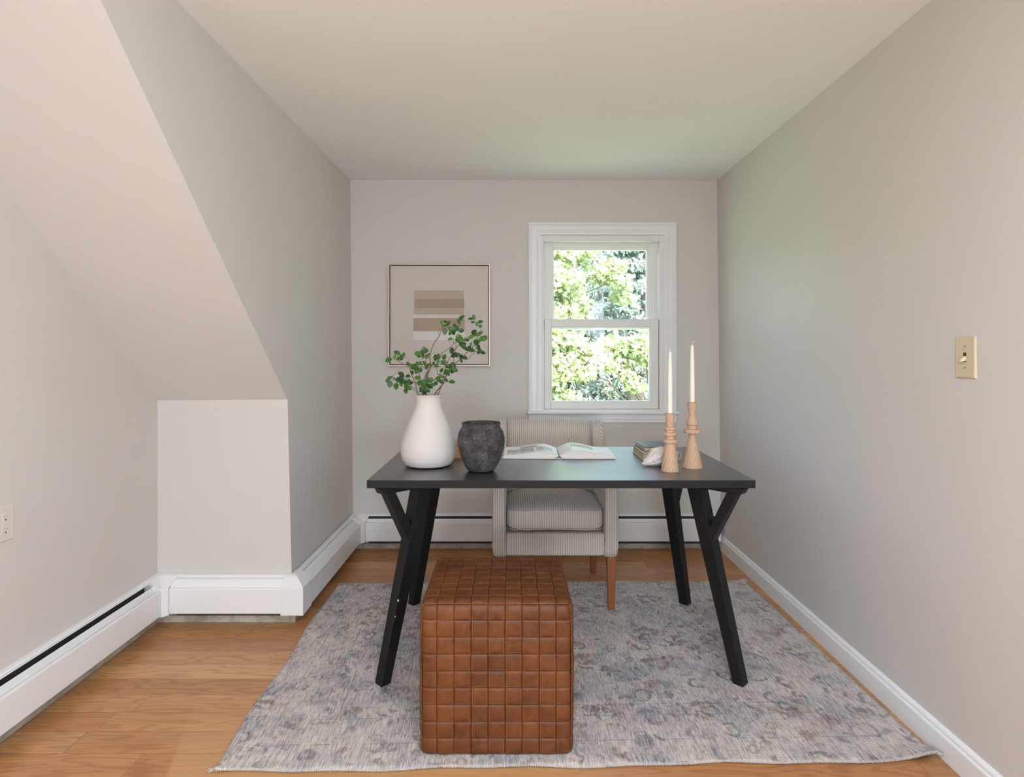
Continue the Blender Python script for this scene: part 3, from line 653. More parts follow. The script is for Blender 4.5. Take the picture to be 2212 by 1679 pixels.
# whipped edge: fringe loops along the two short-thread edges
bm = NB()
for (a, b, n_) in ((g, 0, 0),):
    pass
for e_, (p0, p1, sgn) in enumerate(((fl, fr_, -1), (bl, br, 1))):
    N = 420
    for q in range(N):
        u = (q + .5) / N; p = p0 * (1 - u) + p1 * u; eu = .006 * math.sin(u * 19 + 1) + .004 * math.sin(u * 47)
        z = .0065 + (.018 * math.exp(-((1 - u) * 2.1 / .06) ** 2) if e_ == 0 else .007 * math.exp(-((1 - u) * 2.1 / .03) ** 2)); y_ = p.y + eu * (.8 if e_ == 0 else .6)
        ln = .003 + .0025 * random.random()
        tube(bm, [(p.x, y_ - sgn * .003, z + .0008), (p.x + .0006, y_ + sgn * ln, z - .0015)], [.0021, .0012], 5)
for (cx_, cy_) in ((fl.x, fl.y), (br.x, br.y), (fr_.x, fr_.y)):
    for q in range(14):
        a = random.random() * 6.28
        sx_ = -1 if cx_ < 0 else 1
        zz = .024 if (cx_ > 1.2 and cy_ < 2) else .012
        tube(bm, [(cx_ - sx_ * .004, cy_, zz - .002), (cx_ + sx_ * random.uniform(.002, .016), cy_ + random.uniform(-.008, .008), zz + random.uniform(-.006, .001))], [.0018, .0008], 4)
t = NT('rug_fringe'); t.set(col=(0.50, 0.46, 0.43), rough=.95); M['fringe_r'] = t.m
fo = obj('fringe', bm, M['fringe_r'], rug); fo['kind'] = 'stuff'

# ------------------------------------------------------------------ leather ottoman
ott_loc = (-.046, 1.995, .009); HW, HD, HT = .2275, .2075, .452
ott = thing('ottoman', 'tan brown cube ottoman of woven leather straps, on the rug in front of the desk', 'ottoman', ott_loc)
def rounded(p, r=.026):
    hx, hy = HW, HD
    q = Vector((max(-hx + r, min(hx - r, p.x)), max(-hy + r, min(hy - r, p.y)), max(r * .5, min(HT - r, p.z))))
    d = p - q
    return q + d.normalized() * r if d.length > 1e-9 else p
def ottoman():
    bm = NB(); uv = bm.loops.layers.uv.new('UVMap'); cl = bm.loops.layers.uv.new('cell')
    faces = []   # origin, du, dv, nu, nv, normal
    faces.append((Vector((-HW, -HD, 0)), Vector((2 * HW, 0, 0)), Vector((0, 0, HT)), 9, 9, Vector((0, -1, 0)), 0))
    faces.append((Vector((HW, HD, 0)), Vector((-2 * HW, 0, 0)), Vector((0, 0, HT)), 9, 9, Vector((0, 1, 0)), 0))
    faces.append((Vector((HW, -HD, 0)), Vector((0, 2 * HD, 0)), Vector((0, 0, HT)), 9, 9, Vector((1, 0, 0)), 1))
    faces.append((Vector((-HW, HD, 0)), Vector((0, -2 * HD, 0)), Vector((0, 0, HT)), 9, 9, Vector((-1, 0, 0)), 1))
    faces.append((Vector((-HW, -HD, HT)), Vector((2 * HW, 0, 0)), Vector((0, 2 * HD, 0)), 9, 9, Vector((0, 0, 1)), 1))
    G = 9
    for (o, du, dv, nu, nv, nr, par) in faces:
        for a in range(nu):
            for b in range(nv):
                vert = ((a + (nv - 1 - b if nr.z == 0 else b) + par) % 2 == 0)     # the strap running along dv lies on top
                rnd = random.random(); jx = random.uniform(-.02, .02); jy = random.uniform(-.03, .03); pl = random.uniform(.0022, .0036)
                vs = []
                for i in range(G + 1):
                    for j in range(G + 1):
                        s_, t_ = i / G, j / G
                        # denser samples near the edges
                        s_ = .5 - .5 * math.cos(PI * s_) if True else s_; t_ = .5 - .5 * math.cos(PI * t_)
                        across, along = (s_, t_) if vert else (t_, s_)
                        ea = min(across, 1 - across); el = min(along, 1 - along)
                        hgt = pl * min(1, (ea / .05)) ** .5                     # strap thickness at its free edges
                        hgt *= 1 - .75 * max(0, 1 - el / .16) ** 2              # dives under its neighbours
                        hgt += .0012 * math.sin(PI * across) * math.sin(PI * along) - .0016
                        if ea < .001: hgt = -.0035
                        if el < .001: hgt = min(hgt, -.0012)
                        ax = .004 if vert else 0; ay = 0 if vert else .004       # the top strap is slightly wide
                        S = (s_ - .5) * (1 + ax * 8) + .5; T = (t_ - .5) * (1 + ay * 8) + .5
                        uu = (a + S + jx * .4) / nu; vv = (b + T + jy * (1 if not vert else .2) * .5) / nv
                        uu = min(max(uu, 0), 1); vv = min(max(vv, 0), 1)
                        p = o + du * uu + dv * vv
                        p = rounded(p)
                        # cushioned top
                        bulge = 0
                        cen = Vector((0, 0, HT * .5)); 
                        n = nr.copy(); q = Vector((max(-HW + .026, min(HW - .026, p.x)), max(-HD + .026, min(HD - .026, p.y)), max(.013, min(HT - .026, p.z))))
                        if (p - q).length > 1e-5: n = (p - q).normalized()
                        p = p + n * hgt
                        if nr.z == 1 or p.z > HT - .03:
                            w_ = max(0, 1 - (p.x / HW) ** 2) * max(0, 1 - (p.y / HD) ** 2); p.z += .006 * w_
                        if nr.z == 0:
                            w_ = math.sin(PI * min(1, max(0, p.z / HT))); p += nr * .003 * w_
                        vs.append((bm.verts.new(p), (s_, t_) if vert else (t_, s_)))
                for i in range(G):
                    for j in range(G):
                        q = [vs[i * (G + 1) + j], vs[(i + 1) * (G + 1) + j], vs[(i + 1) * (G + 1) + j + 1], vs[i * (G + 1) + j + 1]]
                        f = bm.faces.new([x_[0] for x_ in q]); f.smooth = True
                        for lp, x_ in zip(f.loops, q): lp[uv].uv = x_[1]; lp[cl].uv = (rnd, 0.5)
    return bm
obj('woven_cover', ottoman(), M['leather'], ott, keep=True)
bm = NB(); box(bm, (-HW + .005, -HD + .005, .004), (HW - .005, HD - .005, HT - .005)); obj('body', bm, M['leather_dark'], ott, bevel=.024, seg=4)

# ------------------------------------------------------------------ chair
ch = thing('armchair', 'cream and brown pinstriped upholstered armchair with cherry wood legs, tucked behind the desk', 'chair', (.201, 3.08, 0))
cy0 = 3.08
def side_profile(inset=0.0):
    y = lambda d: d - cy0
    raw = [(2.790, .258), (2.783, .40), (2.785, .545), (2.795, .585), (2.825, .603), (2.90, .608), (3.02, .612), (3.13, .630), (3.19, .675), (3.215, .745), (3.232, .795), (3.262, .830), (3.31, .838), (3.345, .828), (3.355, .80), (3.350, .60), (3.335, .258)]
    return [(y(a), b) for a, b in raw]
def rounded_slab(bm, prof, x0, x1, r=.012, seg=4):
    """panel with profile in (y,z), rounded over at both faces"""
    n = len(prof); cy = sum(p[0] for p in prof) / n; cz = sum(p[1] for p in prof) / n
    nrm = []
    for i in range(n):
        a = Vector(prof[i - 1]); b = Vector(prof[(i + 1) % n]); t_ = (b - a).normalized(); nn_ = Vector((-t_.y, t_.x))
        if nn_.dot(Vector((prof[i][0] - cy, prof[i][1] - cz))) < 0: nn_ = -nn_
        nrm.append(nn_)
    rings = []
    prs = [(x0 + r * (1 - math.cos(PI / 2 * k / seg)), r * (1 - math.sin(PI / 2 * k / seg))) for k in range(seg + 1)]
    prs += [(x1 - r * (1 - math.cos(PI / 2 * k / seg)), r * (1 - math.sin(PI / 2 * k / seg))) for k in range(seg, -1, -1)]
    for x_, ins in prs:
        rings.append([bm.verts.new((x_, p[0] - m_.x * ins, p[1] - m_.y * ins)) for p, m_ in zip(prof, nrm)])
    for r0, r1 in zip(rings, rings[1:]):
        for i in range(n): bm.faces.new((r0[i], r0[(i + 1) % n], r1[(i + 1) % n], r1[i]))
    bm.faces.new(rings[0][::-1]); bm.faces.new(rings[-1]); return bm
AW = .064
for sgn in (-1, 1):
    bm = NB(); a, b = sorted((sgn * .294, sgn * (.294 - AW)))
    prof = spline([(p[0], p[1]) for p in side_profile()] , 3)
    rounded_slab(bm, prof, a, b, .014, 4)
    # a little narrower at the back, as the photo's arms
    for v in bm.verts:
        tt = max(0, (v.co.y + .30) / .6); v.co.x -= sgn * .004 * tt
        if v.co.z < .30: v.co.x -= sgn * .010 * ((.30 - v.co.z) / .05)
    bm.faces.ensure_lookup_table(); bmesh.ops.recalc_face_normals(bm, faces=bm.faces)
    for f in bm.faces:
        f.smooth = True; c = f.calc_center_median()
        n = f.normal
        f.material_index = 1 if (abs(n.x) > .72) else (2 if c.z > .62 else 0)
    obj('arm', bm, [M['fab'], M['fab_side'], M['fab_dr'] if sgn > 0 else M['fab_dl']], ch, keep=True)
    # piping round the outer face
# back pad between the wings
bm = NB()
pr = [(3.345, .300), (3.352, .60), (3.352, .800), (3.338, .829), (3.31, .838), (3.275, .834), (3.252, .818), (3.240, .78), (3.205, .60), (3.185, .45), (3.18, .30)]
pr = spline([(a - cy0, b) for a, b in pr], 3); xa, xb = -.226, .226; NXs = 12; rings = []
for k_ in range(NXs + 1):
    x_ = xa + (xb - xa) * k_ / NXs; bl_ = .012 * math.cos(PI * (k_ / NXs - .5))
    rings.append([bm.verts.new((x_, p[0] - (bl_ if p[0] < .17 else 0), p[1] + .002 * math.cos(PI * (k_ / NXs - .5)))) for p in pr])
for r0, r1 in zip(rings, rings[1:]):
    for i in range(len(pr)): bm.faces.new((r0[i], r0[(i + 1) % len(pr)], r1[(i + 1) % len(pr)], r1[i]))
bm.faces.new(rings[0][::-1]); bm.faces.new(rings[-1]); obj('backrest', bm, M['fab'], ch, smooth=True)
# top edge piping
# front rail
bm = NB(); box(bm, (-.232, 2.795 - cy0, .258), (.232, 3.20 - cy0, .366)); obj('front_rail', bm, M['fab'], ch, bevel=.014, seg=4)
# seat cushion, crowned with rounded edges
bm = NB(); NS = 16
def cush(u, v, w):
    # u,v,w in -1..1 on a superellipsoid-like box
    hx, hy, hz = .231, .215, .056
    e = 6.0
    m_ = max(abs(u), abs(v), abs(w)); 
    L = (abs(u) ** e + abs(v) ** e + abs(w) ** e) ** (1 / e); u, v, w = u / L, v / L, w / L
    z = w * hz; top = .026 * (1 - u * u * .9) * (1 - v * v * .55)
    if w > 0: z += top * w
    z += .010 * math.cos(u * PI / 2) * (1 if w < 0 else .3) * abs(w)
    return Vector((u * hx, v * hy + .0, z))
import itertools
for ax in range(3):
    for sg in (-1, 1):
        gr_ = []
        for i in range(NS + 1):
            r_ = []
            for j in range(NS + 1):
                a, b = -1 + 2 * i / NS, -1 + 2 * j / NS
                p = [a, b]; p.insert(ax, sg); r_.append(bm.verts.new(cush(*p) + Vector((0, 2.985 - cy0, .428))))
            gr_.append(r_)
        for i in range(NS):
            for j in range(NS): bm.faces.new((gr_[i][j], gr_[i + 1][j], gr_[i + 1][j + 1], gr_[i][j + 1]))
bmesh.ops.remove_doubles(bm, verts=bm.verts, dist=1e-5)
cu = obj('seat_cushion', bm, M['fab'], ch, smooth=True)
for z_ in (.383, .468):
    pts = []
    for k_ in range(60):
        a = 2 * PI * k_ / 60; e = 6.0; u, v = math.cos(a), math.sin(a); L = (abs(u) ** e + abs(v) ** e) ** (1 / e); u, v = u / L, v / L
        pts.append((u * .229, v * .213 + 2.985 - cy0, z_ + (.009 * math.cos(u * PI / 2) if z_ < .4 else .008 * math.cos(u * PI / 2))))
    pts.append(pts[0]); bm = NB(); tube(bm, pts, .0024, 6); obj('piping', bm, M['piping'], cu, smooth=True)
# legs
for (x_, y_, zt, ln) in ((.262, 2.812, .258, 0), (-.262, 2.812, .258, 0), (.245, 3.290, .258, .03), (-.245, 3.290, .258, .03)):
    y_ -= cy0; bm = NB(); a, b = .0225, .0145; zf = .0085 if y_ < 0 else .0005
    yy = y_ + ln * .5
    hexa(bm, [(x_ - b, yy - b, zf), (x_ + b, yy - b, zf), (x_ + b, yy + b, zf), (x_ - b, yy + b, zf)], [(x_ - a, y_ - a, zt), (x_ + a, y_ - a, zt), (x_ + a, y_ + a, zt), (x_ - a, y_ + a, zt)])
    obj('leg', bm, M['cherry'], ch, bevel=.003)

# ------------------------------------------------------------------ things on the desk
TZ = DT + .0002
def vase_profile(px_list, cy, d, base_y):
    k_ = d / F
    return [(hw * k_, (base_y - y) * k_) for y, hw in px_list]
# white vase
dV = 2.452; kV = dV / F; baseV = H - TZ; yb = CY + baseV / kV
pv = [(1013.2, 44), (1011, 48), (1003, 53), (991, 57.2), (974, 59.2), (955, 57), (930, 49.5), (905, 39), (884, 30), (871, 26.6), (862, 27.2), (856, 29.5), (853.0, 31.3)]
prof = [(0.001, 0)] + spline([(hw * kV, (yb - y) * kV) for y, hw in pv], 5)
z_off = prof[1][1]; top = prof[-1]
prof = [(r, max(z - z_off * (1 - min(z / .05, 1)), 0)) for r, z in prof]
inner = [(top[0] - .002, top[1] + .0015), (top[0] - .006, top[1]), (top[0] - .012, top[1] - .02), (.042, top[1] - .05), (.06, top[1] - .10), (.07, top[1] - .18), (.001, .02)]
wv = thing('vase', 'tall white plaster bottle-shaped vase with flared lip, holding leafy branches', 'vase', (( 925.5 - CX) * kV, dV, TZ))
bm = NB(); lathe(bm, prof[:], 64, cap0=False, cap1=False)
for v in bm.verts:
    nz_ = mnoise.noise(v.co * 18); sc0 = 1 + .012 * nz_ * (1 if v.co.z < .08 else .4); v.co.x *= sc0; v.co.y *= sc0
b2 = NB(); lathe(b2, [(top[0], top[1])] + inner, 64, cap0=False, cap1=False)
obj('vase_body', bm, M['plaster'], wv, smooth=True); obj('vase_interior', b2, M['plaster'], wv, smooth=True)
# charcoal pot
dP = 2.345; kP = dP / F; yb = CY + (H - TZ) / kP
pp = [(1021.8, 26), (1020, 28.6), (1016, 31), (1009.5, 34.5), (1001.7, 37.6), (988.3, 42.8), (974.9, 47), (961.5, 50), (948, 51), (936, 49), (927.5, 45.5), (922.5, 41.8), (919, 41.0), (915.5, 41.4), (913.2, 41.9)]
prof = [(0.001, 0)] + spline([(hw * kP, (yb - y) * kP) for y, hw in pp], 4); top = prof[-1]; zo = prof[1][1]
prof = [(r, max(z - zo * (1 - min(z / .04, 1)), 0)) for r, z in prof]
inner = [(top[0] - .0015, top[1] + .0012), (top[0] - .005, top[1] - .001), (top[0] - .006, top[1] - .014), (.078, top[1] - .035), (.082, top[1] - .07), (.05, .03), (.001, .012)]
pot = thing('pot', 'squat charcoal black speckled ceramic pot, empty, near the front edge of the desk', 'pot', ((1039.2 - CX) * kP, dP, TZ))
bm = NB(); lathe(bm, prof, 64, cap0=False, cap1=False)
for v in bm.verts:
    sc0 = 1 + .012 * mnoise.noise(v.co * 22); v.co.x *= sc0; v.co.y *= sc0
b2 = NB(); lathe(b2, [top] + inner, 64, cap0=False, cap1=False)
obj('pot_body', bm, M['charcoal'], pot, smooth=True); obj('pot_interior', b2, M['charcoal'], pot, smooth=True)

# candle holders (zoomed-pixel profile: y, half width)
def holder(label, cxp, d, rows, candle_r0, candle_r1, yt, yb_, wick, clabel, zc0):
    k_ = d / F; Zs = 5.246
    zof = lambda zy: (H - ((720 + zy / Zs) - CY) * k_) - TZ
    loc = ((cxp - CX) * k_, d, TZ); h = thing('candle_holder', label, 'candle holder', loc)
    prof = [(hw / Zs * k_, zof(y)) for y, hw in rows]
    zb_ = prof[0][1]; prof = [(r, 0 if i == 0 else z) for i, (r, z) in enumerate(prof)]
    zt = prof[-1][1]
    rh = candle_r0 / Zs * k_
    bm = NB(); lathe(bm, [(.0005, 0)] + prof + [(rh + .0012, zt), (rh + .0012, zt - .018), (.0005, zt - .018)], 48, cap0=False, cap1=False)
    o = obj('holder_body', bm, M['beech'], h, bevel=.0007, seg=2)
    bm = NB(); rd = rh + .0036; lathe(bm, [(rh + .0002, zt - .012), (rd, zt - .012), (rd, zt + .0006), (rh + .0002, zt + .0006)], 40, cap0=False, cap1=False)
    t_ = obj('socket_rim', bm, M['gap_brown'], h)
    # candle
    c = thing('candle', clabel, 'candle', (loc[0], loc[1], TZ + zt - .0178))
    Lz = zof(yt) - (zt - .0178); r1 = candle_r1 / Zs * k_
    pr = [(rh * .9, 0), (rh * .96, .004), (rh * .96, .02), (rh * .90, Lz * .4), (rh * .78, Lz * .75), (r1, Lz * .93), (r1 * .92, Lz * .965), (r1 * .6, Lz * .985), (r1 * .15, Lz)]
    bm = NB(); lathe(bm, pr, 32); obj('wax_taper', bm, M['wax'], c, smooth=True)
    bm = NB(); tube(bm, [Vector((a, 0, Lz + b)) for a, b in wick], [.0012] * len(wick), 6); obj('wick', bm, M['wick'], c, smooth=True)
    return h
holder('shorter turned wood candle holder with three thin rings, nearer the front edge', 1447.3, 2.342,
       [(1573, 99), (1560, 101), (1545, 99.5), (1400, 80), (1243, 57), (1240, 57), (1239, 80), (1234, 82), (1206, 82), (1201, 80), (1199, 50), (1160, 50), (1157, 72), (1152, 74), (1128, 74), (1124, 72), (1122, 49), (1092, 49), (1089, 65), (1085, 67), (1071, 67), (1067, 65), (1065, 37), (1030, 41), (908, 56)],
       31, 17, 205, 905, [(0, -.003), (0, .004), (.0006, .012), (.0004, .017)], 'ivory taper candle in the shorter three-ringed holder', 0)
holder('taller turned wood candle holder with a round bulge above one wide disc', 1495.3, 2.420,
       [(1536, 115), (1524, 117), (1510, 115), (1350, 78), (1200, 48), (1132, 34), (1130, 34), (1128, 92), (1123, 95), (1092, 95), (1087, 92), (1085, 51), (1040, 51), (1037, 65), (1032, 67), (1005, 67), (985, 62), (965, 51), (945, 41), (930, 38), (900, 41), (785, 57)],
       30, 19, 128, 780, [(0, -.003), (.0002, .005), (.003, .010), (.007, .013), (.009, .009)], 'ivory taper candle with a bent wick in the taller bulged holder', 0)

# stack of two closed books behind the holders
def book(name, label, w, l, h, ct_, cover, pages, loc, rz, spine='R'):
    b = thing(name, label, 'book', loc, rz)
    bm = NB(); box(bm, (0, 0, 0), (w, l, ct_)); box(bm, (0, 0, h - ct_), (w, l, h)); obj('cover_boards', bm, cover, b, bevel=.0008)
    bm = NB(); n_ = 8; ring_o = []; ring_i = []
    for k_ in range(n_ + 1):
        a = -PI / 2 + PI * k_ / n_; ring_o.append((w + .004 * math.cos(a), h / 2 + h / 2 * math.sin(a))); ring_i.append((w + .004 * math.cos(a) - ct_, h / 2 + (h / 2 - ct_ * .5) * math.sin(a)))
    pl = ring_o + ring_i[::-1]; hexa(bm, [(x_, 0, z) for x_, z in pl], [(x_, l, z) for x_, z in pl]); obj('spine', bm, cover, b)
    e_ = .004; bm = NB(); box(bm, (e_, e_, ct_), (w - .002, l - e_, h - ct_)); obj('page_block', bm, pages, b, bevel=.001)
    return b
dB = 2.52
# lower book corners (px): left-back (1366,961) left-front (1388,978/997) right end (1468,~990)
x_l = (1388.5 - CX) * 2.59 / F
book('closed_book', 'thick cream cloth-bound book, the lower of the stacked pair beside the shell', .158, .214, .0335, .0028, M['book_cream'], M['pages_tan'], (.5577, 2.571, TZ), math.radians(.3), 'R')
book('closed_book', 'thin slate grey book lying on top of the thick cream book', .128, .176, .0195, .0020, M['book_dark'], M['pages_tan'], (.567, 2.587, TZ + .0337), math.radians(2), 'R')

# shell
sh = NB(); bmesh.ops.create_uvsphere(sh, u_segments=56, v_segments=40, radius=1.0)
for v in sh.verts:
    p = v.co.copy(); ang = math.atan2(p.z, p.y)
    x_ = p.x
    taper = (1 - .0 * x_) * (0.62 + .38 * math.sin((x_ + 1) / 2 * PI)) if x_ > -.2 else max(.12, (.62 + .38 * math.sin((x_ + 1) / 2 * PI)) * (1 - .0))
    rr_ = math.sqrt(max(0, 1 - x_ * x_)) ** .85
    rib = 1 + .045 * math.sin(9 * ang + 5 * x_) + .05 * mnoise.noise(p * 2.4)
    Ln = .058 if x_ > 0 else .064
    tz = .0 if x_ > -.25 else (-.25 - x_) * .034
    fl_ = 1.0 if x_ > -.3 else max(.30, 1 - (-.3 - x_) * .95)
    v.co = Vector((x_ * Ln, p.y / max(1e-6, math.sqrt(p.y ** 2 + p.z ** 2)) * rr_ * .036 * rib * fl_ if (p.y ** 2 + p.z ** 2) > 1e-9 else 0,
                   (p.z / max(1e-6, math.sqrt(p.y ** 2 + p.z ** 2)) * rr_ * .034 * rib * fl_ if (p.y ** 2 + p.z ** 2) > 1e-9 else 0) - tz))
    if v.co.z > 0 and x_ > .1: v.co.z *= 1.10
    # spiral shoulder
zmin = min(v.co.z for v in sh.verts)
for v in sh.verts:
    v.co.z -= zmin
    v.co.z += .0
sho = obj('seashell', sh, M['shell'], smooth=True); sho.scale = (1.12, 1.05, 1.06); sho.location = ((1423 - CX) * 2.44 / F, 2.448, TZ); sho.rotation_euler = (0, math.radians(0), math.radians(12))
tag(sho, 'white ridged conch seashell lying before the stacked books, partly behind a candle holder', 'shell')

# open book
ob = thing('open_book', 'large open photo book lying flat in the middle of the desk', 'book', ((1208 - CX) * 2.605 / F, 2.603, TZ), math.radians(-.8))
LB = .215; WB_ = .236
for sgn, mat, w_ in ((-1, 'page_l', .238), (1, 'page_r', .236)):
    NP = 26; thick = .017 if sgn < 0 else .019
    def hz(t_):   # page-top height over the table along the page, from gutter to fore edge
        h0 = .013; rise = (.035 if sgn < 0 else .041)
        return h0 + (rise - h0) * math.sin(min(1, t_ / .30) * PI / 2) ** 1.0 * (1 - (max(0, t_ - .30) / .70) ** 1.0 * .0) - (rise - .0165) * (1 / (1 + math.exp(-(t_ - .56) * 9.5))) if t_ > 0 else h0
    bm = NB(); uv = bm.loops.layers.uv.new('UVMap'); rows = []
    for i in range(NP + 1):
        t_ = (i / NP) ** 1.25
        rows.append([bm.verts.new((sgn * (.002 + t_ * w_), y_, hz(t_))) for y_ in (0, LB)])
    for i in range(NP):
        q = (rows[i][0], rows[i + 1][0], rows[i + 1][1], rows[i][1]); f = bm.faces.new(q); f.smooth = True
        ts = [(i / NP) ** 1.25, ((i + 1) / NP) ** 1.25]
        us = [t_ if sgn > 0 else 1 - t_ for t_ in ts]
        for lp, uvv in zip(f.loops, ((us[0], 0), (us[1], 0), (us[1], 1), (us[0], 1))): lp[uv].uv = uvv
    if sgn < 0:
        for f in bm.faces: f.normal_flip()
    obj('top_page', bm, M[mat], ob, keep=True)
    bm = NB(); topv = []; botv = []
    for i in range(NP + 1):
        t_ = (i / NP) ** 1.25; topv.append((sgn * (.002 + t_ * w_), hz(t_) - .0006)); botv.append((sgn * (.006 + t_ * (w_ + .003)), .0034 + .012 * max(0, 1 - t_ / .10) ** 2 * .5))
    pl = topv + botv[::-1]
    hexa(bm, [(a, .001, b) for a, b in pl], [(a, LB - .001, b) for a, b in pl]); obj('page_block', bm, M['pages_white'], ob)
    bm = NB(); e_ = .006
    a, b = sorted((sgn * .012, sgn * (w_ + e_))); box(bm, (a, -e_, .0006), (b, LB + e_, .0032)); obj('cover_board', bm, M['book_cream'] if False else M['pages_white'], ob, bevel=.0007)
bm = NB(); pl = [(-.014, .0032), (-.010, .0005), (.010, .0005), (.015, .006), (.013, .0075), (.009, .0028), (-.009, .0028), (-.012, .0045)]
hexa(bm, [(a, -.004, b) for a, b in pl], [(a, LB + .004, b) for a, b in pl]); obj('spine', bm, M['pages_white'], ob)

# small wooden box glimpsed between vase and pot
bx = thing('wooden_box', 'small orange-toned wooden box glimpsed between the white vase and the charcoal pot', 'box', ((975 - CX) * 2.62 / F, 2.612, TZ))
bm = NB(); box(bm, (-.06, 0, 0), (.045, .12, .0475)); obj('box_body', bm, M['boxwood'], bx, bevel=.0015)
bm = NB(); box(bm, (-.06, .06, .0475), (.030, .12, .066)); obj('raised_back', bm, M['boxwood'], bx, bevel=.0015)

# ------------------------------------------------------------------ leafy branches in the vase
def to3(pt, d): return P(pt[0], pt[1], d)
def leaf_mesh(bm, uvr, base, direc, nrm, L, Wd, rnd):
    direc = direc.normalized(); side = direc.cross(nrm).normalized(); nrm = side.cross(direc).normalized()
    N = 6; prev = None; mid = []
    for i in range(N + 1):
        t_ = i / N; w = Wd * .5 * (math.sin(PI * t_ ** .92) ** .60 if 0 < t_ < 1 else .0)
        c = base + direc * L * t_ - nrm * (L * .16 * t_ * t_)
        l_ = bm.verts.new(c - side * w + nrm * w * .28); m_ = bm.verts.new(c); r_ = bm.verts.new(c + side * w + nrm * w * .28)
        if prev:
            for q in ((prev[0], prev[1], m_, l_), (prev[1], prev[2], r_, m_)):
                f = bm.faces.new(q); f.smooth = True
                for lp in f.loops: lp[uvr].uv = (rnd, .5)
        prev = (l_, m_, r_)
def branch(label, stems, leaves, d0, dvar):
    """stems: polylines in photo pixels with a depth ramp; leaves: (x, y, angle deg, length px, tone)"""
    th = thing('leafy_branch', label, 'branch', (( 925.5 - CX) * kV, dV, TZ + .03), 0, 'leafy branches in the white vase')
    o0 = Vector(th.location)
    bm = NB(); bl_ = NB(); uvr = bl_.loops.layers.uv.new('rnd'); allp = []
    for pts, r0, r1, da, db in stems:
        sp = spline([(p[0], p[1]) for p in pts], 5); n = len(sp); v3 = []
        for i, q in enumerate(sp):
            t_ = i / (n - 1); v3.append(to3(q, d0 + da + (db - da) * t_) - o0)
        for i in range(1, n - 1): v3[i] += Vector((random.uniform(-1, 1), random.uniform(-1, 1), random.uniform(-1, 1))) * .0009
        tube(bm, v3, [r0 + (r1 - r0) * i / (n - 1) for i in range(n)], 6)
        allp += [(q, d0 + da + (db - da) * i / (n - 1)) for i, q in enumerate(sp)]
    extra = [(x_ + random.uniform(-7, 7), y_ + random.uniform(-6, 6), random.uniform(0, 360), ln * random.uniform(.6, .95), tone * random.uniform(.2, 1.1)) for (x_, y_, ang, ln, tone) in leaves if random.random() < .42]
    for (x_, y_, ang, ln, tone) in leaves + extra:
        best = min(allp, key=lambda a: (a[0][0] - x_) ** 2 + (a[0][1] - y_) ** 2); d = best[1] + random.uniform(-dvar, dvar)
        a = math.radians(ang); k_ = d / F
        direc = Vector((math.cos(a), random.uniform(-.45, .25), math.sin(a)))
        nr_ = Vector((random.uniform(-.4, .4), -1, random.uniform(.1, .8)))
        c = to3((x_, y_), d) - o0; L = ln * k_ * 1.03; base = c - direc.normalized() * L * .5
        leaf_mesh(bl_, uvr, base, direc, nr_, L, L * random.uniform(.62, .80), tone)
        # petiole to the nearest stem point
        q = to3(best[0], best[1]) - o0
        if (q - base).length < .06: tube(bm, [q, (q + base) / 2 + Vector((0, 0, .001)), base], [.0009, .0007, .0006], 4)
    obj('stem', bm, M['bark'], th, smooth=True); obj('foliage', bl_, M['leaf'], th, keep=True)
z4 = lambda x, y: (780 + x / 3.9975, 640 + y / 3.9975)       # helper for points read in a 4x enlargement
def S4(*p): return [z4(a, b) for a, b in p]
def L4(lst): return [(z4(a, b)[0], z4(a, b)[1], ang, ln / 3.9975, tone) for a, b, ang, ln, tone in lst]
R = random.uniform
branch('leafy branch arching low toward the plain wall, its twigs crossing the picture frame corner', [
    (S4((515, 960), (490, 840), (470, 760), (440, 690), (415, 600)), .0028, .0016, 0, -.05), (S4((415, 600), (370, 590), (320, 560)), .0016, .001, -.05, -.08),
    (S4((440, 610), (410, 580), (408, 545), (380, 528)), .0012, .0008, -.05, -.03), (S4((490, 840), (430, 780), (395, 715), (330, 655), (310, 650), (262, 710)), .0015, .0008, 0, -.09),
    (S4((470, 800), (420, 770), (340, 740), (250, 720)), .0013, .0008, 0, -.06)],
    L4([(237, 550, 200, 62, .4), (310, 490, 150, 62, .35), (290, 525, 80, 45, .8), (325, 538, 190, 45, .3), (350, 538, 240, 42, .3), (370, 503, 95, 42, .6), (415, 590, 120, 40, .5),
        (455, 610, 170, 72, .35), (480, 640, 250, 70, .4), (485, 585, 100, 48, .3), (510, 580, 60, 42, .6), (345, 672, 155, 58, .1), (405, 690, 160, 45, .15), (365, 735, 10, 70, .2), (320, 718, 195, 58, .15),
        (250, 760, 265, 62, .2), (303, 778, 262, 62, .35), (345, 758, 280, 48, .4), (228, 728, 215, 50, .5), (262, 700, 230, 26, .7), (415, 740, 280, 55, .4), (400, 760, 220, 50, .6), (412, 795, 350, 55, .5), (440, 660, 280, 42, .3), (385, 780, 180, 40, .2)]), dV, .02)
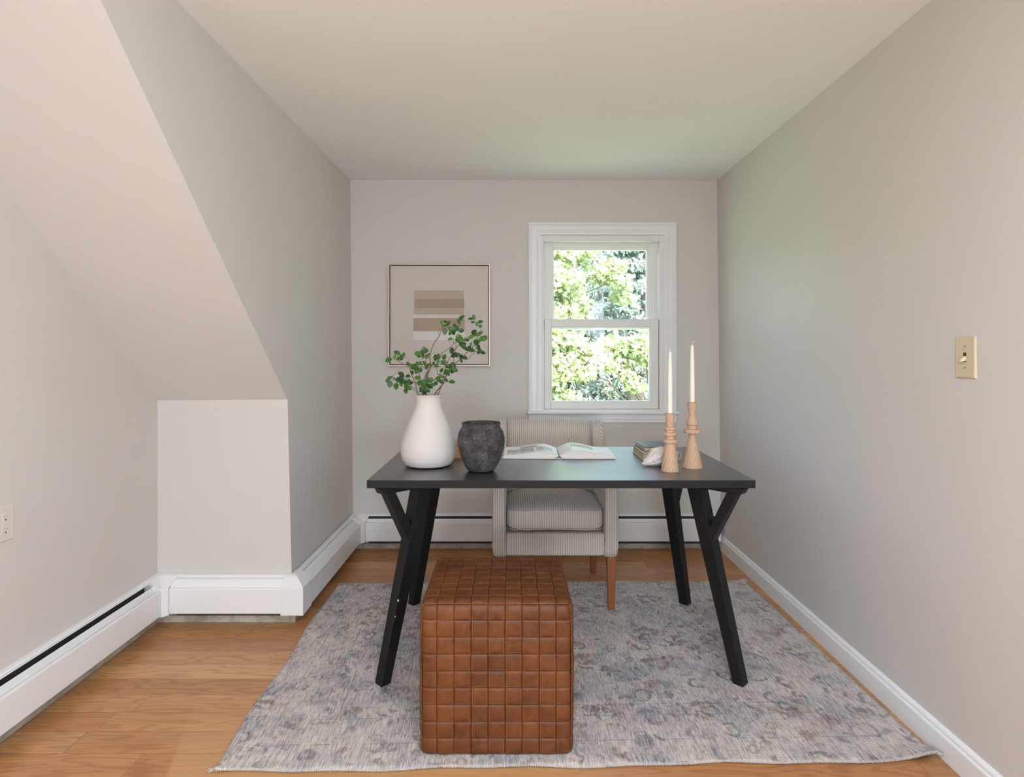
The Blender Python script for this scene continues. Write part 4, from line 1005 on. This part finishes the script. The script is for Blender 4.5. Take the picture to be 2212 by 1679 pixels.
branch('short upright leafy branch filling the middle of the white vase mouth', [
    (S4((530, 960), (535, 840), (520, 740), (500, 640), (560, 560), (540, 500)), .0026, .001, .0, .02), (S4((545, 960), (560, 840), (545, 720), (570, 650), (600, 590)), .0022, .001, .02, .0),
    (S4((560, 830), (620, 770), (640, 710), (680, 690)), .0014, .0008, .0, -.04), (S4((525, 800), (470, 740), (500, 700)), .0012, .0008, .0, -.05)],
    L4([(545, 468, 95, 66, .3), (487, 496, 165, 56, .55), (522, 490, 110, 50, .5), (535, 520, 80, 40, .75), (500, 522, 190, 36, .2), (570, 520, 60, 45, .35), (550, 580, 120, 50, .3), (565, 610, 250, 50, .3),
        (485, 705, 170, 55, .7), (505, 748, 185, 62, .85), (538, 755, 265, 78, .8), (595, 725, 10, 68, .25), (570, 775, 30, 60, .3), (615, 765, 0, 52, .3), (575, 810, 320, 55, .2), (520, 815, 200, 50, .2), (560, 745, 60, 50, .4),
        (665, 715, 80, 58, .45), (690, 738, 330, 56, .25), (648, 752, 320, 38, .15), (515, 640, 60, 40, .4), (600, 785, 350, 42, .15), (540, 830, 100, 42, .1), (555, 790, 260, 50, .6)]), dV, .035)
branch('tall thin leafy branch rising in front of the striped art, leaves at its tip', [
    (S4((560, 960), (560, 830), (560, 700), (600, 610), (595, 520), (620, 430), (670, 350), (700, 290), (720, 262), (790, 290)), .0032, .0010, .02, .06),
    (S4((680, 345), (668, 310), (685, 285), (712, 270)), .0009, .0007, .05, .06), (S4((560, 760), (590, 640), (640, 560), (690, 500), (760, 450), (820, 392)), .0028, .0009, .03, .02),
    (S4((780, 215), (815, 215), (845, 240)), .0008, .0006, .06, .05), (S4((665, 680), (655, 630), (655, 590)), .0012, .0009, .0, -.02)],
    L4([(698, 230, 110, 48, .75), (718, 256, 190, 46, .7), (752, 234, 70, 56, .3), (724, 305, 262, 60, .4), (778, 283, 150, 58, .25), (795, 308, 300, 60, .2), (825, 275, 115, 60, .15), (864, 298, 10, 52, .25),
        (862, 190, 65, 56, .3), (840, 208, 130, 44, .7), (850, 236, 280, 38, .65), (838, 345, 90, 44, .75), (770, 370, 200, 46, .55), (768, 320, 265, 40, .35), (668, 520, 100, 56, .3), (718, 525, 60, 56, .35), (718, 575, 330, 70, .4),
        (664, 570, 230, 42, .8), (740, 655, 15, 66, .25), (640, 545, 160, 34, .2), (650, 600, 350, 44, .3), (630, 530, 140, 30, .35)]), dV, .03)
branch('widest leafy branch leaning toward the window, its leaves clear of the vase', [
    (S4((600, 960), (640, 845), (700, 765), (740, 680), (790, 605), (860, 540), (950, 450), (1010, 400)), .0036, .0012, .0, .10),
    (S4((620, 960), (665, 845), (700, 760), (720, 650), (760, 545), (820, 450), (890, 380), (950, 340)), .0024, .0010, .02, .02),
    (S4((860, 540), (930, 540), (950, 510), (990, 480)), .0012, .0008, .06, .09), (S4((990, 480), (985, 420), (1000, 360), (1035, 290), (1000, 230), (970, 200)), .0011, .0007, .05, .12),
    (S4((780, 620), (800, 560), (815, 470), (820, 400)), .0014, .0009, .04, .0), (S4((700, 765), (740, 740), (790, 735)), .001, .0006, .0, -.03)],
    L4([(943, 196, 170, 46, .45), (974, 182, 100, 50, .4), (963, 225, 175, 36, .3), (1030, 222, 30, 50, .45), (1000, 240, 100, 42, .5), (1030, 258, 20, 36, .25), (975, 310, 50, 58, .1), (1028, 320, 45, 58, .9), (985, 335, 20, 56, .9), (950, 352, 200, 50, .85),
        (1050, 368, 350, 62, .9), (1000, 390, 185, 68, .8), (948, 412, 250, 32, .6), (865, 375, 60, 50, .35), (830, 380, 150, 46, .4), (880, 420, 200, 60, .3), (890, 440, 320, 52, .25), (860, 410, 95, 50, .35), (950, 465, 350, 70, .25), (935, 440, 60, 40, .3),
        (1012, 440, 100, 60, .05), (1030, 475, 0, 52, .12), (1012, 488, 290, 32, .1), (782, 470, 95, 62, .1), (800, 512, 190, 62, .08), (840, 505, 150, 40, .15), (860, 530, 120, 46, .35), (895, 532, 350, 56, .15), (865, 560, 310, 36, .2),
        (790, 590, 80, 50, .1), (772, 615, 90, 55, .5), (812, 638, 340, 56, .35), (785, 740, 0, 58, .3), (735, 725, 130, 40, .6), (830, 345, 60, 40, .7), (900, 375, 40, 42, .4), (695, 640, 60, 46, .2), (735, 660, 200, 50, .3), (690, 690, 130, 38, .75)]), dV + .01, .03)

# ------------------------------------------------------------------ wall art
art = thing('wall_art', 'square textile art with earth-toned woven bands in a pale gold frame beside the window', 'picture', (-.4448, YB - .0005, 1.4355))
hx, hz_ = .3113, .3125
bm = NB(); ring(bm, -hx, hx, -hz_, hz_, .007, .007, .007, .007, -.038, 0); obj('frame', bm, M['gold'], art, bevel=.001)
bm = NB(); box(bm, (-hx + .006, -.004, -hz_ + .006), (hx - .006, -.001, hz_ - .006)); obj('backing', bm, M['gap_brown'], art)
bm = NB(); box(bm, (-hx + .0115, -.030, -hz_ + .0115), (hx - .0115, -.005, hz_ - .0115)); obj('canvas', bm, M['canvas'], art, bevel=.002)
ka = (YB - .03) / F
def ax(zx): return ((820 + zx / 6.458) - CX) * ka + .4448
def az(zy): return H - ((550 + zy / 6.458) - CY) * ka - 1.4355
def bandm(name, x0, x1, y0, y1, mat, yo, jag_t, jag_b, js=.0012, lab=None):
    bm = NB(); N = 70; M_ = 12; pts = []
    top = [(ax(x0) + (ax(x1) - ax(x0)) * i / N, az(y0) + (random.uniform(-1, 1)) * jag_t) for i in range(N + 1)]
    rt = [(ax(x1) + random.uniform(-1, 1) * js, az(y0) + (az(y1) - az(y0)) * i / M_) for i in range(1, M_)]
    bt = [(ax(x1) + (ax(x0) - ax(x1)) * i / N, az(y1) + random.uniform(-1, 1) * jag_b) for i in range(N + 1)]
    lt = [(ax(x0) + random.uniform(-1, 1) * js, az(y1) + (az(y0) - az(y1)) * i / M_) for i in range(1, M_)]
    pl = top + rt + bt + lt
    fb = [bm.verts.new((a, yo, b)) for a, b in pl]; bb = [bm.verts.new((a, -.0299, b)) for a, b in pl]; n = len(pl)
    bm.faces.new(fb)
    for i in range(n): bm.faces.new((fb[i], fb[(i + 1) % n], bb[(i + 1) % n], bb[i]))
    obj(name, bm, M[mat], art, label=lab)
bandm('woven_band', 480, 1176, 500, 622, 'band1', -.0315, .0014, .0003, lab='top taupe woven band with a ragged edge')
bandm('woven_band', 483, 1182, 622, 752, 'band2', -.0316, .0003, .0003, lab='darkest taupe woven band')
bandm('woven_band', 482, 1178, 752, 838, 'band1', -.0315, .0003, .0016, lab='narrow taupe woven band with frayed lower edge')
bandm('woven_band', 474, 1176, 830, 886, 'fringe', -.0308, .0008, .0002, lab='thin strip of white fringe')
bandm('woven_band', 471, 1186, 886, 1070, 'band4', -.0318, .0003, .0003, lab='broad rosy brown woven band')
bandm('woven_band', 474, 1187, 1070, 1196, 'band5', -.0312, .0003, .0004, lab='lowest white corded band')

# ------------------------------------------------------------------ switch and outlet
xw = lambda y, z: (xr_b + (1.315 - xr_b) * (YB - y) / (YB - YR)) * (1 - z / ZC) + xr_t * (z / ZC)
sy_ = 1.690; sz_ = 1.192
sw = thing('light_switch', 'ivory toggle light switch plate on the wall beside the desk, lever down', 'switch', (xw(sy_, sz_) - .0002, sy_, sz_))
bm = NB(); hexa(bm, [(0, -.039, -.0615), (0, .039, -.0615), (0, .039, .0615), (0, -.039, .0615)], [(-.0065, -.034, -.0565), (-.0065, .034, -.0565), (-.0065, .034, .0565), (-.0065, -.034, .0565)]); obj('plate', bm, M['ivory'], sw, bevel=.001)
bm = NB(); box(bm, (-.0068, -.0055, -.013), (-.0064, .0055, .013)); obj('toggle_slot', bm, M['blackslot'], sw)
bm = NB(); hexa(bm, [(-.006, -.0048, -.010), (-.006, .0048, -.010), (-.006, .0048, .004), (-.006, -.0048, .004)], [(-.021, -.0038, -.0125), (-.021, .0038, -.0125), (-.019, .0038, -.006), (-.019, -.0038, -.006)]); obj('toggle', bm, M['ivory_l'], sw, bevel=.0008)
for z_ in (-.030, .030):
    bm = NB(); bmesh.ops.create_cone(bm, cap_ends=True, segments=16, radius1=.0028, radius2=.0024, depth=.0012, matrix=Matrix.Translation((-.0068, 0, z_)) @ Matrix.Rotation(PI / 2, 4, 'Y')); obj('screw', bm, M['screw'], sw)
oy = 1.882; oz = .671
ou = thing('wall_outlet', 'duplex outlet with wall-coloured cover plate low on the side wall above the heater', 'outlet', (XL + .0002, oy, oz))
bm = NB(); hexa(bm, [(0, -.035, -.057), (0, .035, -.057), (0, .035, .057), (0, -.035, .057)], [(.0055, -.0325, -.0545), (.0055, .0325, -.0545), (.0055, .0325, .0545), (.0055, -.0325, .0545)]); obj('plate', bm, M['outlet'], ou, bevel=.001)
for z_ in (-.0195, .0195):
    bm = NB()
    pl = []
    for k_ in range(24):
        a = 2 * PI * k_ / 24; pl.append((max(-.0135, min(.0135, .0172 * math.cos(a))), .0145 * math.sin(a)))
    hexa(bm, [(.0053, a, b + z_) for a, b in pl], [(.0072, a, b + z_) for a, b in pl]); r_ = obj('receptacle', bm, M['outlet'], ou)
    for (yy, zz, a, b) in ((-.0055, .003, .0009, .004), (.0055, .003, .0009, .0035), (0, -.008, .0022, .0024)):
        bm = NB(); box(bm, (.0071, yy - a, z_ + zz - b), (.0074, yy + a, z_ + zz + b)); obj('slot', bm, M['blackslot'] if b == .0024 else M['outlet_slot'], r_)

# ------------------------------------------------------------------ outdoors
bm = NB(); poly(bm, [(-40, YB + .3, -3.2), (40, YB + .3, -3.2), (40, 60, -3.2), (-40, 60, -3.2)]); gnd = obj('lawn', bm, M['lawn']); gnd['kind'] = 'structure'
def leaf_cloud(name, centers, mat, parent, shape, size, tone):
    """centers: array (n,3); shape: outline (k,2) fan about its base"""
    n = len(centers); shp = np.array(shape); k_ = len(shp)
    ax1 = rng.normal(size=(n, 3)); ax1[:, 2] -= .7; ax1 /= np.linalg.norm(ax1, axis=1)[:, None]
    nr = rng.normal(size=(n, 3)) * .75 + np.array([0.1, -.8, .75]); ax2 = np.cross(nr, ax1); ax2 /= np.linalg.norm(ax2, axis=1)[:, None]
    sz = size * rng.uniform(.65, 1.25, n)
    nn_ = np.cross(ax1, ax2)
    V = centers[:, None, :] + sz[:, None, None] * (shp[None, :, 0:1] * ax2[:, None, :] + shp[None, :, 1:2] * ax1[:, None, :] + (np.abs(shp[None, :, 0:1]) * .25) * nn_[:, None, :])
    V = V.reshape(-1, 3); me = bpy.data.meshes.new(name)
    me.vertices.add(len(V)); me.vertices.foreach_set('co', V.ravel().astype(np.float32))
    me.loops.add(n * k_); me.loops.foreach_set('vertex_index', np.arange(n * k_, dtype=np.int32))
    me.polygons.add(n); me.polygons.foreach_set('loop_start', (np.arange(n) * k_).astype(np.int32)); me.polygons.foreach_set('loop_total', np.full(n, k_, dtype=np.int32))
    uvl = me.uv_layers.new(name='rnd'); tn = np.clip(tone if isinstance(tone, np.ndarray) else rng.uniform(0, 1, n), 0, 1)
    uvs = np.zeros((n, k_, 2)); uvs[:, :, 0] = tn[:, None]; uvl.data.foreach_set('uv', uvs.ravel().astype(np.float32))
    me.update(calc_edges=True); me.validate()
    return obj(name, me, mat, parent)
MAPLE = [(0, 0), (.16, .10), (.46, .02), (.34, .28), (.50, .52), (.22, .50), (.0, 1.0), (-.22, .50), (-.50, .52), (-.34, .28), (-.46, .02), (-.16, .10)]
NEEDLE = [(0, 0), (.20, .18), (.10, .25), (.24, .45), (.10, .50), (.16, .72), (0, 1.0), (-.16, .72), (-.10, .50), (-.24, .45), (-.10, .25), (-.20, .18)]
def blob(c, r, n, flat=.6):
    p = rng.normal(size=(n, 3)); p /= np.linalg.norm(p, axis=1)[:, None]; p *= (rng.uniform(0, 1, n) ** .45)[:, None] * r
    p[:, 2] *= flat; return p + np.array(c)
def trunk(bm, p0, p1, r0, r1, bend=.2):
    p0 = Vector(p0); p1 = Vector(p1); pts = [p0.lerp(p1, t_ / 6) + Vector((random.uniform(-1, 1), random.uniform(-1, 1), 0)) * bend * math.sin(PI * t_ / 6) * .4 for t_ in range(7)]
    tube(bm, pts, [r0 + (r1 - r0) * t_ / 6 for t_ in range(7)], 9); return pts
def maple(label, base, blobs, dens, leaf=.115):
    th = thing('maple_tree', label, 'tree', base); B_ = Vector(base); bm = NB()
    cen = np.array([b[0] for b in blobs]); top = Vector(cen.mean(axis=0)); top.z = cen[:, 2].max() - .5
    trunk(bm, (0, 0, 0), top - B_, .13, .03)
    for (c, r) in blobs:
        c = Vector(c); st = Vector((base[0], base[1], max(base[2] + 1.5, c.z - 1.0))); st = st.lerp(Vector((top.x, top.y, st.z)), .6)
        tube(bm, [st - B_, (st.lerp(c, .5) + Vector((0, 0, .25))) - B_, c - B_], [.022, .012, .006], 6)
    obj('trunk', bm, M['bark_out'], th)
    pts = np.concatenate([blob(np.array(c) - np.array(base), r, int(dens * r * r)) for c, r in blobs])
    leaf_cloud('foliage', pts, M['maple'], th, MAPLE, leaf, rng.uniform(0, 1, len(pts)))
def conifer(label, base, h, r, n, leaf=.16):
    th = thing('conifer_tree', label, 'tree', base); bm = NB(); trunk(bm, (0, 0, 0), (0, 0, h * .97), .14, .02, .05); obj('trunk', bm, M['bark_out'], th)
    t_ = rng.uniform(.03, 1, n); ang = rng.uniform(0, 2 * PI, n); lay = (np.floor(t_ * 22) / 22)
    nb = 9; br_ = np.floor(ang / (2 * PI) * nb); ang = (br_ + .5 + rng.normal(0, .17, n)) / nb * 2 * PI + lay * 40
    rad = r * (1 - lay) ** .8 * rng.uniform(.25, 1.0, n) ** .6 * (1 + .25 * np.sin(ang * 3 + lay * 30)) + .06
    z = lay * h - rad * .32 + rng.normal(0, .055, n) + .45 * (1 - lay)
    pts = np.stack([rad * np.cos(ang), rad * np.sin(ang), z], 1)
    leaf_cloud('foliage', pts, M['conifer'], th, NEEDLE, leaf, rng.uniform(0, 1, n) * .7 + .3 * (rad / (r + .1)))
GZ = -3.2
def at(x_, y_, d): p = P(x_, y_, d); return (p.x, p.y, p.z)
dm = 8.6
maple('bright yellow-green maple nearest the window, filling the upper glass', (-.2, 9.4, GZ), [
    (at(1190, 545, 8.6), .42), (at(1250, 540, 8.9), .36), (at(1160, 600, 8.4), .5), (at(1215, 610, 8.5), .36), (at(1235, 655, 8.6), .30), (at(1205, 690, 8.3), .38), (at(1255, 685, 8.7), .22), (at(1295, 590, 9.0), .26), (at(1335, 605, 9.0), .24),
    (at(1325, 575, 9.2), .22), (at(1345, 640, 9.2), .22), (at(1120, 500, 9.0), .7), (at(1240, 470, 9.2), .6), (at(1050, 620, 8.6), .7), (at(1130, 700, 8.2), .6), (at(980, 520, 9.4), .8), (at(1020, 760, 8.8), .7)], 3600, .08)
maple('drooping light green maple spreading across the lower glass of the window', (2.9, 9.0, GZ), [
    (at(1200, 730, 8.0), .28), (at(1240, 745, 8.1), .28), (at(1215, 785, 8.0), .30), (at(1270, 770, 8.2), .28), (at(1255, 805, 8.0), .20), (at(1320, 745, 8.2), .26), (at(1300, 785, 8.1), .24), (at(1345, 775, 8.3), .26), (at(1385, 745, 8.2), .28),
    (at(1410, 770, 8.2), .26), (at(1360, 815, 8.1), .15), (at(1375, 835, 8.1), .13), (at(1200, 845, 8.0), .24), (at(1230, 855, 7.9), .15), (at(1180, 800, 7.9), .4), (at(1450, 720, 8.6), .5), (at(1500, 780, 8.8), .6), (at(1215, 870, 7.9), .22),
    (at(1150, 880, 8.0), .4), (at(1560, 700, 9.2), .8), (at(1480, 640, 9.6), .6)], 3800, .076)
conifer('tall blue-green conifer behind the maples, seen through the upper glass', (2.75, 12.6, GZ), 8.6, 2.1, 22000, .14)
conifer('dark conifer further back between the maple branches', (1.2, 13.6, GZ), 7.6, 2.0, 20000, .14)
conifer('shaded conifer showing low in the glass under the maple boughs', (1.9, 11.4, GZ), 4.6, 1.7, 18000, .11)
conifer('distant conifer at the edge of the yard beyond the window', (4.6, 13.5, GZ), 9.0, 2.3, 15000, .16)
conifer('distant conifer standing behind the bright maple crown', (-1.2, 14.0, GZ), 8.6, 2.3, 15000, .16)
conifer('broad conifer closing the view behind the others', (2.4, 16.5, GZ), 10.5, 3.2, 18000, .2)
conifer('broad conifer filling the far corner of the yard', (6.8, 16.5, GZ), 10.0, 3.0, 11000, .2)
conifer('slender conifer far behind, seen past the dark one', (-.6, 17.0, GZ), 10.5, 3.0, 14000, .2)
# grassy bank and woodland edge beyond
bm = NB(); g_ = []
for i in range(40):
    x_ = -20 + i * 1.2; g_.append([bm.verts.new((x_, 20 + j * 2.2, GZ + (0, 2.2, 4.6, 6.8, 7.6)[j] + .5 * mnoise.noise(Vector((x_ * .3, j, 0))))) for j in range(5)])
for i in range(39):
    for j in range(4): bm.faces.new((g_[i][j], g_[i + 1][j], g_[i + 1][j + 1], g_[i][j + 1]))
t = NT('woodland_bank'); c = t.co(); t.set(col=t.mix(t.noise(c, 2.2, 6, .65), (0.05, 0.09, 0.05), (0.16, 0.24, 0.12)), rough=.95); hl = obj('hillside', bm, t.m, smooth=True); hl['kind'] = 'structure'
